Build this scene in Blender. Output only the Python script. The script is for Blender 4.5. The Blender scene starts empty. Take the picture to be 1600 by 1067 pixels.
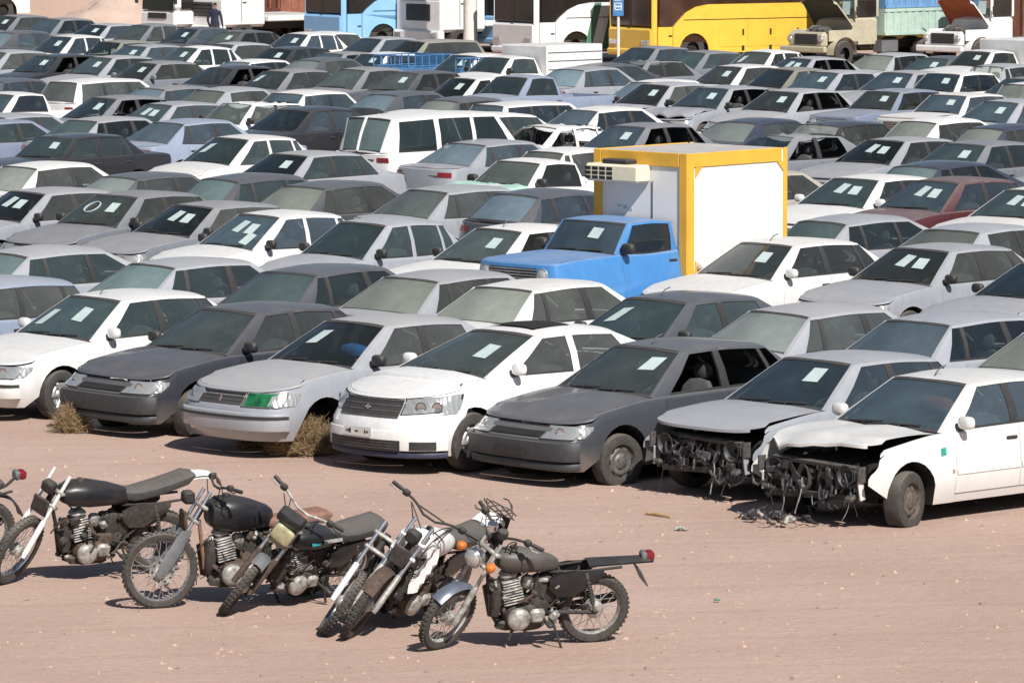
import bpy, bmesh, math, random
from math import sin, cos, pi, radians, sqrt, atan2, hypot
from mathutils import Vector, Matrix, Euler

random.seed(7)
S = bpy.context.scene
COL = S.collection

# ------------------------------------------------------------------ camera
F_PX, CAM_H, HORIZON = 7750.0, 6.7, -220.0      # focal length in photo pixels (1600 wide), eye height, horizon row
PITCH = math.atan((533.5 - HORIZON) / F_PX)
cam_d = bpy.data.cameras.new('camera')
cam = bpy.data.objects.new('camera', cam_d)
COL.objects.link(cam)
cam.location = (0, 0, CAM_H)
cam.rotation_euler = (pi / 2 - PITCH, 0, 0)
cam_d.sensor_width = 36
cam_d.lens = F_PX / 1600 * 36
cam_d.clip_start = 1
cam_d.clip_end = 3000
S.camera = cam

# ------------------------------------------------------------------ sky, sun, exposure
SUN_AZ = (0.42, -0.91)      # horizontal direction towards the sun: behind the camera, a little to the right
SUN_EL = radians(43)
w = bpy.data.worlds.new('World')
S.world = w
w.use_nodes = True
nt = w.node_tree
nt.nodes.clear()
sky = nt.nodes.new('ShaderNodeTexSky')
sky.sky_type = 'NISHITA'
sky.sun_disc = False
sky.sun_elevation = SUN_EL
sky.sun_rotation = atan2(SUN_AZ[0], SUN_AZ[1])
sky.dust_density = 2.0
sky.altitude = 1000
bg = nt.nodes.new('ShaderNodeBackground')
bg.inputs['Strength'].default_value = 0.055
wo = nt.nodes.new('ShaderNodeOutputWorld')
nt.links.new(sky.outputs[0], bg.inputs[0])
nt.links.new(bg.outputs[0], wo.inputs[0])
sd = bpy.data.lights.new('sun', 'SUN')
sd.energy = 5.0
sd.angle = radians(0.5)
sd.color = (1.0, 0.955, 0.89)
sun = bpy.data.objects.new('sun', sd)
COL.objects.link(sun)
_h = hypot(*SUN_AZ)
_d = Vector((-SUN_AZ[0] / _h * cos(SUN_EL), -SUN_AZ[1] / _h * cos(SUN_EL), -sin(SUN_EL)))
sun.rotation_euler = _d.to_track_quat('-Z', 'Y').to_euler()
vs = S.view_settings
vs.view_transform = 'Standard'
vs.look = 'None'
vs.gamma = 1
vs.exposure = 0.3
S.cycles.transparent_max_bounces = 16
S.cycles.max_bounces = 8

# ------------------------------------------------------------------ pixel of the photo -> point of the place
def at(px, py, z=0.0):
    dx, dy = (px - 800) / F_PX, (533.5 - py) / F_PX
    d = Vector((dx, cos(PITCH) + dy * sin(PITCH), -sin(PITCH) + dy * cos(PITCH)))
    t = (z - CAM_H) / d.z
    return Vector((0, 0, CAM_H)) + d * t

# ------------------------------------------------------------------ mesh builder
def lerp(a, b, t): return a + (b - a) * t
def interp(tab, x):
    if x <= tab[0][0]: return tab[0][1]
    for (a, va), (b, vb) in zip(tab, tab[1:]):
        if x <= b:
            t = (x - a) / (b - a)
            return va + (vb - va) * t
    return tab[-1][1]
def sinterp(tab, x):
    "smooth (cosine-free, catmull) interpolation"
    n = len(tab)
    if x <= tab[0][0]: return tab[0][1]
    if x >= tab[-1][0]: return tab[-1][1]
    for i in range(n - 1):
        if x <= tab[i + 1][0]:
            x0, y0 = tab[i]; x1, y1 = tab[i + 1]
            h = x1 - x0
            d = (y1 - y0) / h
            m0 = d if i == 0 else _mono((y0 - tab[i - 1][1]) / (x0 - tab[i - 1][0]), d)
            m1 = d if i == n - 2 else _mono(d, (tab[i + 2][1] - y1) / (tab[i + 2][0] - x1))
            t = (x - x0) / h
            return (y0 * (1 + 2 * t) * (1 - t) ** 2 + m0 * h * t * (1 - t) ** 2 + y1 * t * t * (3 - 2 * t) + m1 * h * t * t * (t - 1))
def _mono(a, b): return 0 if a * b <= 0 else 2 * a * b / (a + b)

class MB:
    "collects faces with material slots; build() makes one mesh"
    def __init__(self):
        self.v, self.f, self.m, self.mats = [], [], [], []
    def slot(self, mat):
        if mat not in self.mats: self.mats.append(mat)
        return self.mats.index(mat)
    def add(self, vs_, fs, mat):
        o = len(self.v); k = self.slot(mat)
        self.v += [tuple(p) for p in vs_]
        for f in fs:
            self.f.append(tuple(o + i for i in f)); self.m.append(k)
        return o
    def grid(self, P, mat, wrap=False):
        n, m = len(P), len(P[0])
        vs_ = [p for r in P for p in r]
        fs = []
        for i in range(n - 1):
            for j in range(m if wrap else m - 1):
                j2 = (j + 1) % m
                fs.append((i * m + j, i * m + j2, (i + 1) * m + j2, (i + 1) * m + j))
        self.add(vs_, fs, mat)
    def poly(self, pts, mat): self.add(pts, [tuple(range(len(pts)))], mat)
    def box(self, c, s, mat, M=None):
        x, y, z = s[0] / 2, s[1] / 2, s[2] / 2
        vs_ = [Vector((sx * x, sy * y, sz * z)) for sx in (-1, 1) for sy in (-1, 1) for sz in (-1, 1)]
        vs_ = [(M @ p if M else p) + Vector(c) for p in vs_]
        self.add(vs_, [(0, 1, 3, 2), (4, 6, 7, 5), (0, 4, 5, 1), (2, 3, 7, 6), (0, 2, 6, 4), (1, 5, 7, 3)], mat)
    def cbox(self, c, s, mat, ch=0.02, M=None):
        "box with chamfered edges"
        hx, hy, hz = s[0] / 2, s[1] / 2, s[2] / 2
        ch = min(ch, hx * .9, hy * .9, hz * .9)
        vs_, fs = [], []
        idx = {}
        for sx in (-1, 1):
            for sy in (-1, 1):
                for sz in (-1, 1):
                    for a in range(3):
                        p = [sx * (hx - ch), sy * (hy - ch), sz * (hz - ch)]
                        p[a] = (sx * hx, sy * hy, sz * hz)[a]
                        idx[sx, sy, sz, a] = len(vs_)
                        vs_.append(Vector(p))
        q = (-1, 1)
        for s_ in q:
            fs.append([idx[s_, a, b, 0] for a, b in ((-1, -1), (1, -1), (1, 1), (-1, 1))])
            fs.append([idx[a, s_, b, 1] for a, b in ((-1, -1), (1, -1), (1, 1), (-1, 1))])
            fs.append([idx[a, b, s_, 2] for a, b in ((-1, -1), (1, -1), (1, 1), (-1, 1))])
        for a in q:
            for b in q:
                fs.append([idx[a, b, -1, 0], idx[a, b, 1, 0], idx[a, b, 1, 1], idx[a, b, -1, 1]])
                fs.append([idx[a, -1, b, 0], idx[a, 1, b, 0], idx[a, 1, b, 2], idx[a, -1, b, 2]])
                fs.append([idx[-1, a, b, 1], idx[1, a, b, 1], idx[1, a, b, 2], idx[-1, a, b, 2]])
                for c_ in q: fs.append([idx[a, b, c_, 0], idx[a, b, c_, 1], idx[a, b, c_, 2]])
        vs_ = [(M @ p if M else p) + Vector(c) for p in vs_]
        self.add(vs_, fs, mat)
    def blob(self, c, s, mat, e=2.6, n=12, k=8, M=None, rough=0, rng=None):
        "super-ellipsoid"
        def sg(a, p): return math.copysign(abs(a) ** p, a)
        P = []
        for i in range(k + 1):
            th = -pi / 2 + pi * i / k
            row = []
            for j in range(n):
                ph = 2 * pi * (j + .5) / n
                p = Vector((s[0] / 2 * sg(cos(th), 2 / e) * sg(cos(ph), 2 / e), s[1] / 2 * sg(cos(th), 2 / e) * sg(sin(ph), 2 / e), s[2] / 2 * sg(sin(th), 2 / e)))
                if rough: p *= 1 + rng.uniform(-rough, rough)
                row.append((M @ p if M else p) + Vector(c))
            P.append(row)
        self.grid(P, mat, True)
    def tube(self, pts, r, mat, n=6, cap=True):
        pts = [Vector(p) for p in pts]
        rs = r if isinstance(r, (list, tuple)) else [r] * len(pts)
        P = []; up = None
        for i, p in enumerate(pts):
            t = (pts[min(i + 1, len(pts) - 1)] - pts[max(i - 1, 0)])
            if t.length < 1e-9: t = Vector((0, 0, 1))
            t.normalize()
            if up is None:
                up = Vector((0, 0, 1)) if abs(t.z) < .9 else Vector((1, 0, 0))
            a = t.cross(up)
            if a.length < 1e-6: a = t.orthogonal()
            a.normalize(); b = a.cross(t); up = b
            P.append([p + (a * cos(2 * pi * j / n) + b * sin(2 * pi * j / n)) * rs[i] for j in range(n)])
        self.grid(P, mat, True)
        if cap:
            self.poly(P[0][::-1], mat); self.poly(P[-1], mat)
    def lathe(self, prof, mat, n=24, c=(0, 0, 0), axis='y', arc=(0, 2 * pi)):
        "prof: (radius, along) ; revolves round axis"
        full = abs(arc[1] - arc[0] - 2 * pi) < 1e-6
        P = []
        for r, a in prof:
            row = []
            for j in range(n if full else n + 1):
                t = arc[0] + (arc[1] - arc[0]) * j / n
                q = {'y': (r * cos(t), a, r * sin(t)), 'z': (r * cos(t), r * sin(t), a), 'x': (a, r * cos(t), r * sin(t))}[axis]
                row.append((q[0] + c[0], q[1] + c[1], q[2] + c[2]))
            P.append(row)
        self.grid(P, mat, full)
    def xf(self, M, start=0):
        self.v[start:] = [tuple(M @ Vector(p)) for p in self.v[start:]]
    def mesh(self, name, smooth=35):
        me = bpy.data.meshes.new(name)
        me.from_pydata(self.v, [], self.f)
        for m in self.mats: me.materials.append(m)
        me.polygons.foreach_set('material_index', self.m)
        if smooth:
            me.polygons.foreach_set('use_smooth', [True] * len(self.f))
            bm = bmesh.new(); bm.from_mesh(me)
            bmesh.ops.remove_doubles(bm, verts=bm.verts, dist=1e-5)
            bmesh.ops.recalc_face_normals(bm, faces=bm.faces)
            bm.to_mesh(me); bm.free()
            me.set_sharp_from_angle(angle=radians(smooth))
        me.update()
        return me

def new_obj(name, me, parent=None, color=None, loc=None, rot=None):
    o = bpy.data.objects.new(name, me)
    COL.objects.link(o)
    if parent: o.parent = parent
    if color: o.color = color if len(color) == 4 else (*color, 1)
    if loc is not None: o.location = loc
    if rot is not None: o.rotation_euler = rot
    return o
def tag(o, label=None, cat=None, group=None, kind=None):
    if label: o['label'] = label
    if cat: o['category'] = cat
    if group: o['group'] = group
    if kind: o['kind'] = kind
    return o

# ------------------------------------------------------------------ materials
def mat_new(name):
    m = bpy.data.materials.new(name); m.use_nodes = True
    n = m.node_tree.nodes
    return m, n, m.node_tree.links, n['Principled BSDF']
def simple(name, col, rough=.6, metal=0.0, var=.25, scale=12, bump=0.0, dust=0.0, spec=.5):
    "plain procedural surface: colour with noisy wear, optional dust lying on faces that look up"
    m, N, L, P = mat_new(name)
    tc = N.new('ShaderNodeTexCoord')
    no = N.new('ShaderNodeTexNoise'); no.inputs['Scale'].default_value = scale; no.inputs['Detail'].default_value = 6; no.inputs['Roughness'].default_value = .65
    L.new(tc.outputs['Object'], no.inputs['Vector'])
    mr = N.new('ShaderNodeMapRange'); mr.inputs[1].default_value = .3; mr.inputs[2].default_value = .7
    mr.inputs[3].default_value = 1 - var; mr.inputs[4].default_value = 1 + var
    L.new(no.outputs[0], mr.inputs[0])
    mx = N.new('ShaderNodeMix'); mx.data_type = 'RGBA'; mx.blend_type = 'MULTIPLY'; mx.inputs[0].default_value = 1
    mx.inputs[6].default_value = (*col, 1)
    cb = N.new('ShaderNodeCombineColor')
    for i in range(3): L.new(mr.outputs[0], cb.inputs[i])
    L.new(cb.outputs[0], mx.inputs[7])
    out = mx.outputs[2]
    if dust: out = dusted(N, L, out, dust, tc)[0]
    L.new(out, P.inputs['Base Color'])
    P.inputs['Roughness'].default_value = rough
    P.inputs['Metallic'].default_value = metal
    P.inputs['Specular IOR Level'].default_value = spec
    if bump:
        b = N.new('ShaderNodeBump'); b.inputs['Strength'].default_value = bump; b.inputs['Distance'].default_value = .01
        L.new(no.outputs[0], b.inputs['Height']); L.new(b.outputs[0], P.inputs['Normal'])
    return m
def dusted(N, L, col, amount, tc, dust_col=(.40, .355, .31), gain=None):
    g = N.new('ShaderNodeNewGeometry'); sx = N.new('ShaderNodeSeparateXYZ'); L.new(g.outputs['Normal'], sx.inputs[0])
    mr = N.new('ShaderNodeMapRange'); mr.interpolation_type = 'SMOOTHSTEP'
    mr.inputs[1].default_value = .25; mr.inputs[2].default_value = .95; mr.inputs[3].default_value = .06; mr.inputs[4].default_value = 1
    L.new(sx.outputs[2], mr.inputs[0])
    n2 = N.new('ShaderNodeTexNoise'); n2.inputs['Scale'].default_value = 2.3; n2.inputs['Detail'].default_value = 7; n2.inputs['Roughness'].default_value = .6
    L.new(tc.outputs['Object'], n2.inputs['Vector'])
    m2 = N.new('ShaderNodeMapRange'); m2.inputs[1].default_value = .25; m2.inputs[2].default_value = .75; m2.inputs[3].default_value = .6 * amount; m2.inputs[4].default_value = 1.25 * amount
    L.new(n2.outputs[0], m2.inputs[0])
    mu = N.new('ShaderNodeMath'); mu.operation = 'MULTIPLY'; mu.use_clamp = True
    L.new(mr.outputs[0], mu.inputs[0]); L.new(m2.outputs[0], mu.inputs[1])
    if gain is not None:
        m4 = N.new('ShaderNodeMath'); m4.operation = 'MULTIPLY'; L.new(mu.outputs[0], m4.inputs[0]); L.new(gain, m4.inputs[1]); mu = m4
    mx = N.new('ShaderNodeMix'); mx.data_type = 'RGBA'
    L.new(mu.outputs[0], mx.inputs[0]); L.new(col, mx.inputs[6]); mx.inputs[7].default_value = (*dust_col, 1)
    return mx.outputs[2], mu.outputs[0]

def paint_material():
    m, N, L, P = mat_new('car paint under dust')
    oi = N.new('ShaderNodeObjectInfo'); tc = N.new('ShaderNodeTexCoord')
    # fine blotches and streaks in the paint
    mp = N.new('ShaderNodeMapping'); mp.inputs['Scale'].default_value = (6, 6, 1.6); L.new(tc.outputs['Object'], mp.inputs[0])
    rv = N.new('ShaderNodeVectorMath'); rv.operation = 'ADD'; L.new(mp.outputs[0], rv.inputs[0])
    sc = N.new('ShaderNodeVectorMath'); sc.operation = 'SCALE'; sc.inputs['Scale'].default_value = 37
    cr = N.new('ShaderNodeCombineXYZ')
    for i in range(3): L.new(oi.outputs['Random'], cr.inputs[i])
    L.new(cr.outputs[0], sc.inputs[0]); L.new(sc.outputs[0], rv.inputs[1])
    no = N.new('ShaderNodeTexNoise'); no.inputs['Scale'].default_value = 1.5; no.inputs['Detail'].default_value = 8; no.inputs['Roughness'].default_value = .7
    L.new(rv.outputs[0], no.inputs['Vector'])
    mr = N.new('ShaderNodeMapRange'); mr.inputs[1].default_value = .3; mr.inputs[2].default_value = .7; mr.inputs[3].default_value = .86; mr.inputs[4].default_value = 1.04
    L.new(no.outputs[0], mr.inputs[0])
    mx = N.new('ShaderNodeMix'); mx.data_type = 'RGBA'; mx.blend_type = 'MULTIPLY'; mx.inputs[0].default_value = 1
    cb = N.new('ShaderNodeCombineColor')
    for i in range(3): L.new(mr.outputs[0], cb.inputs[i])
    L.new(oi.outputs['Color'], mx.inputs[6]); L.new(cb.outputs[0], mx.inputs[7])
    # road dirt splashed on the sills
    sz = N.new('ShaderNodeSeparateXYZ'); L.new(tc.outputs['Object'], sz.inputs[0])
    md = N.new('ShaderNodeMapRange'); md.inputs[1].default_value = .48; md.inputs[2].default_value = .16; md.inputs[3].default_value = 0; md.inputs[4].default_value = .75
    L.new(sz.outputs[2], md.inputs[0])
    dm = N.new('ShaderNodeMath'); dm.operation = 'MULTIPLY'; L.new(md.outputs[0], dm.inputs[0]); L.new(no.outputs[0], dm.inputs[1])
    m3 = N.new('ShaderNodeMix'); m3.data_type = 'RGBA'; L.new(dm.outputs[0], m3.inputs[0]); L.new(mx.outputs[2], m3.inputs[6]); m3.inputs[7].default_value = (.33, .26, .21, 1)
    # dust lying on top, object alpha = how much of it
    col, fac = dusted(N, L, m3.outputs[2], .42, tc, (.345, .33, .315), oi.outputs['Alpha'])
    L.new(col, P.inputs['Base Color'])
    r = N.new('ShaderNodeMapRange'); r.inputs[3].default_value = .30; r.inputs[4].default_value = .85; r.inputs[2].default_value = .6
    L.new(fac, r.inputs[0]); L.new(r.outputs[0], P.inputs['Roughness'])
    P.inputs['Specular IOR Level'].default_value = .55
    P.inputs['Coat Roughness'].default_value = .06
    cw = N.new('ShaderNodeMapRange'); cw.inputs[2].default_value = .35; cw.inputs[3].default_value = .75; cw.inputs[4].default_value = .0; L.new(fac, cw.inputs[0]); L.new(cw.outputs[0], P.inputs['Coat Weight'])
    b = N.new('ShaderNodeBump'); b.inputs['Strength'].default_value = .05; b.inputs['Distance'].default_value = .02
    L.new(no.outputs[0], b.inputs['Height']); L.new(b.outputs[0], P.inputs['Normal'])
    return m
def glass_material():
    "window glass filmed with dust; object colour = dust colour, object alpha = how much of it"
    m, N, L, P = mat_new('dusty window glass')
    N.remove(P)
    out = N['Material Output']
    oi = N.new('ShaderNodeObjectInfo'); tc = N.new('ShaderNodeTexCoord')
    no = N.new('ShaderNodeTexNoise'); no.inputs['Scale'].default_value = 1.1; no.inputs['Detail'].default_value = 7; no.inputs['Roughness'].default_value = .6
    L.new(tc.outputs['Object'], no.inputs['Vector'])
    mr = N.new('ShaderNodeMapRange'); mr.inputs[1].default_value = .3; mr.inputs[2].default_value = .7; mr.inputs[3].default_value = .62; mr.inputs[4].default_value = 1.25
    L.new(no.outputs[0], mr.inputs[0])
    mu = N.new('ShaderNodeMath'); mu.operation = 'MULTIPLY'; mu.use_clamp = True
    L.new(oi.outputs['Alpha'], mu.inputs[0]); L.new(mr.outputs[0], mu.inputs[1])
    tr = N.new('ShaderNodeBsdfTransparent'); tr.inputs[0].default_value = (.60, .67, .65, 1)
    gl = N.new('ShaderNodeBsdfGlossy'); gl.inputs['Roughness'].default_value = .05; gl.inputs['Color'].default_value = (1, 1, 1, 1)
    fr = N.new('ShaderNodeFresnel'); fr.inputs[0].default_value = 1.5
    df = N.new('ShaderNodeBsdfDiffuse'); L.new(oi.outputs['Color'], df.inputs[0])
    m1 = N.new('ShaderNodeMixShader'); L.new(fr.outputs[0], m1.inputs[0]); L.new(tr.outputs[0], m1.inputs[1]); L.new(gl.outputs[0], m1.inputs[2])
    m2 = N.new('ShaderNodeMixShader'); L.new(mu.outputs[0], m2.inputs[0]); L.new(m1.outputs[0], m2.inputs[1]); L.new(df.outputs[0], m2.inputs[2])
    L.new(m2.outputs[0], out.inputs[0])
    return m
def lamp_glass():
    m, N, L, P = mat_new('clear lamp glass')
    P.inputs['Base Color'].default_value = (.50, .51, .50, 1); P.inputs['Metallic'].default_value = .55
    P.inputs['Roughness'].default_value = .2; P.inputs['Coat Weight'].default_value = .7
    tc = N.new('ShaderNodeTexCoord'); wv = N.new('ShaderNodeTexWave'); wv.inputs['Scale'].default_value = 5; wv.inputs['Distortion'].default_value = 6
    L.new(tc.outputs['Object'], wv.inputs['Vector'])
    b = N.new('ShaderNodeBump'); b.inputs['Strength'].default_value = .22; b.inputs['Distance'].default_value = .02
    L.new(wv.outputs[0], b.inputs['Height']); L.new(b.outputs[0], P.inputs['Normal'])
    return m
PAINT = paint_material()
GLASS = glass_material()
LAMP = lamp_glass()
RED = simple('red lamp plastic', (.19, .014, .018), .3, var=.3)
AMBER = simple('amber lamp plastic', (.55, .16, .03), .35)
TRIM = simple('black plastic trim', (.022, .022, .024), .55, dust=.12)
BUMP = simple('weathered dark bumper plastic', (.034, .035, .039), .55, dust=.18)
DARK = simple('dark cabin and underbody', (.012, .012, .012), .9)
CABIN = simple('grey cabin cloth', (.075, .075, .078), .9)
BEIGE_CLOTH = simple('beige cabin cloth', (.26, .22, .17), .9)
RUBBER = simple('dusty tyre rubber', (.042, .038, .035), .85, var=.35, scale=20, dust=.22)
STEEL = simple('dull wheel steel', (.13, .12, .115), .55, .4, var=.4)
RUSTY = simple('rusty wheel steel', (.11, .085, .07), .8, .1, var=.4)
ALLOY = simple('wheel alloy', (.45, .45, .45), .4, .6)
CHROME = simple('tarnished chrome', (.62, .63, .65), .22, .95, var=.15)
PLATE = simple('white plate', (.62, .62, .60), .5, var=.15)
INK = simple('black ink', (.02, .02, .025), .6)
PAPER = simple('notice paper', (.40, .49, .49), .85, var=.10, scale=9)
ENGINE = simple("grimy engine metal", (.085, .08, .076), .65, .2, var=.5, scale=25)
ALU = simple('oxidised aluminium', (.34, .33, .31), .55, .35, var=.65, scale=16, dust=.1)
# ------------------------------------------------------------------ cars
def spec(L, W, H, fo, wb, nz, cz, bz, tz, xcw, xwt, xrt, xrb, yr, wins, doors, rcf=.40, rcr=.36, n=3.0, R=.30, zs=.19,
         crown=.05, hcrown=.045, rake=.13, trake=.06, kind='sedan', taper=.05, **k):
    xf, xr = L / 2, -L / 2
    d = dict(L=L, W=W, H=H, xf=xf, xr=xr, ax=(xf - fo, xf - fo - wb), R=R, zs=zs, xcw=xcw, xwt=xwt, xrt=xrt, xrb=xrb, yr=yr, wins=wins,
             doors=doors, rcf=rcf, rcr=rcr, n=n, crown=crown, hcrown=hcrown, kind=kind, taper=taper)
    d['sh'] = [(xr, tz), (xrb, tz + .03 if kind == 'sedan' else bz + .03), (lerp(xrb, xcw, .5), bz + .01), (xcw, cz), (lerp(xcw, xf, .5), lerp(cz, nz, .36)), (xf, nz)]
    if kind == 'pickup': d['sh'] = [(xr, bz - .06), (xrb, bz - .04), (xrb + .05, bz), (xcw, cz), (lerp(xcw, xf, .5), lerp(cz, nz, .36)), (xf, nz)]
    zr = H - crown
    d['rail'] = [(xrt, zr - .035), (lerp(xrt, xwt, .55), zr), (xwt, zr - .02)]
    d['nose'] = [(zs, -.10), (.30, -.02), (.45, 0), (.55, -.01), (nz - .04, -rake), (nz + .2, -rake - .1)]
    d['tail'] = [(zs, .12), (.34, .02), (.50, 0), (.62, .02), (tz, trake), (tz + .2, trake + .06)]
    d['wz'] = [(zs - .02, .925), (zs + .12, .975), (.47, 1.0), (.62, .995), (.80, .97), (.95, .935), (1.2, .88)]
    d.update(k)
    return d

TYPES = {
 'sedan405': spec(4.41, 1.70, 1.405, .86, 2.67, .665, .875, .885, .875, .84, .17, -1.07, -1.66, .565,
    [(.60, .06, -.22, -.24), (-.34, -.33, -1.02, -.93), (-1.08, -.99, -1.37, -1.09)], [.70, -.28, -1.12], rake=.15, rcf=.33, rcr=.28, n=3.4, hcrown=.035),
 'samand': spec(4.50, 1.72, 1.45, .90, 2.67, .72, .91, .90, .92, .86, .16, -1.05, -1.70, .57,
    [(.60, .04, -.22, -.25), (-.34, -.34, -1.08, -.95)], [.70, -.28, -1.14], rake=.12, rcf=.5, crown=.06),
 'chery': spec(4.50, 1.80, 1.485, .88, 2.60, .80, .97, .955, 1.0, 1.10, .14, -1.05, -1.78, .575,
    [(.74, .03, -.20, -.26), (-.30, -.36, -1.16, -.98)], [.80, -.25, -1.14], rake=.16, rcf=.62, rcr=.55, n=2.5, crown=.075, R=.325, hcrown=.07),
 'paykan': spec(4.30, 1.62, 1.42, .78, 2.50, .84, .92, .91, .90, .80, .33, -.93, -1.38, .60,
    [(.64, .27, -.18, -.20), (-.26, -.27, -.86, -.80), (-.92, -.85, -1.12, -.93)], [.70, -.22, -1.02], rcf=.14, rcr=.16, n=3, rake=.0, trake=.03, crown=.05, hcrown=.03, taper=.02),
 'pride': spec(3.94, 1.605, 1.455, .72, 2.345, .72, .90, .885, .89, .78, .12, -.98, -1.42, .56,
    [(.56, .02, -.22, -.24), (-.30, -.30, -.88, -.86), (-.94, -.91, -1.17, -1.0)], [.64, -.26, -1.0], rake=.12, crown=.055, R=.275),
 'hatch': spec(3.83, 1.652, 1.435, .76, 2.44, .70, .925, .91, .90, .92, .06, -1.22, -1.72, .56,
    [(.62, -.03, -.24, -.28), (-.32, -.35, -1.0, -.98), (-1.06, -1.04, -1.42, -1.22)], [.70, -.28, -1.0], rake=.18, rcf=.45, rcr=.30, n=2.8, crown=.07, R=.29),
 'wagon': spec(4.40, 1.69, 1.45, .86, 2.67, .68, .88, .88, .86, .82, .17, -1.74, -1.99, .575,
    [(.60, .06, -.22, -.24), (-.32, -.32, -1.02, -1.0), (-1.10, -1.08, -1.80, -1.66)], [.70, -.28, -1.12], rake=.15, rcf=.33, rcr=.20, n=3.4),
 'merc': spec(4.60, 1.74, 1.41, .85, 2.80, .76, .90, .89, .90, .80, .22, -1.00, -1.62, .58,
    [(.58, .12, -.22, -.23), (-.32, -.31, -1.0, -.90), (-1.05, -.96, -1.28, -1.03)], [.68, -.27, -1.14], rake=.06, rcf=.26, n=3),
 'suv': spec(4.90, 1.93, 1.87, .88, 2.85, .98, 1.13, 1.12, 1.10, .98, .52, -2.12, -2.34, .70,
    [(.78, .42, -.10, -.12), (-.20, -.21, -1.02, -1.02), (-1.14, -1.14, -2.10, -1.98)], [.88, -.15, -1.2], rake=.05, trake=.03, rcf=.3, rcr=.2, R=.38, zs=.30, crown=.06),
 'patrol': spec(4.55, 1.76, 1.80, .75, 2.70, 1.02, 1.10, 1.08, 1.08, .72, .42, -1.95, -2.16, .68,
    [(.58, .36, -.22, -.22), (-.30, -.30, -1.08, -1.08), (-1.18, -1.18, -1.92, -1.84)], [.66, -.26, -1.2], rake=.0, trake=.02, rcf=.16, rcr=.15, R=.37, zs=.34, crown=.05, hcrown=.03, taper=.02),
 'pickup': spec(4.72, 1.69, 1.60, .75, 2.80, 1.0, 1.12, 1.09, .95, .92, .46, -.34, -.48, .59,
    [(.74, .36, -.34, -.30)], [.82, -.42], rake=.06, trake=.0, rcf=.26, rcr=.08, R=.32, zs=.28, kind='pickup'),
 'nissan': spec(4.70, 1.69, 1.68, .85, 2.75, 1.13, 1.18, 1.15, .98, .98, .66, -.20, -.26, .68,
    [(.88, .60, -.14, -.12)], [.92, -.24], crown=.04, taper=.02, rake=.0, trake=.0, rcf=.2, rcr=.06, R=.33, zs=.30, kind='chassis', hcrown=.03),
}

def corner(e, rc, n):
    if e >= rc: return 1.0
    if e <= 0: return 0.0
    return (1 - ((rc - e) / rc) ** n) ** (1 / n)

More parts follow.
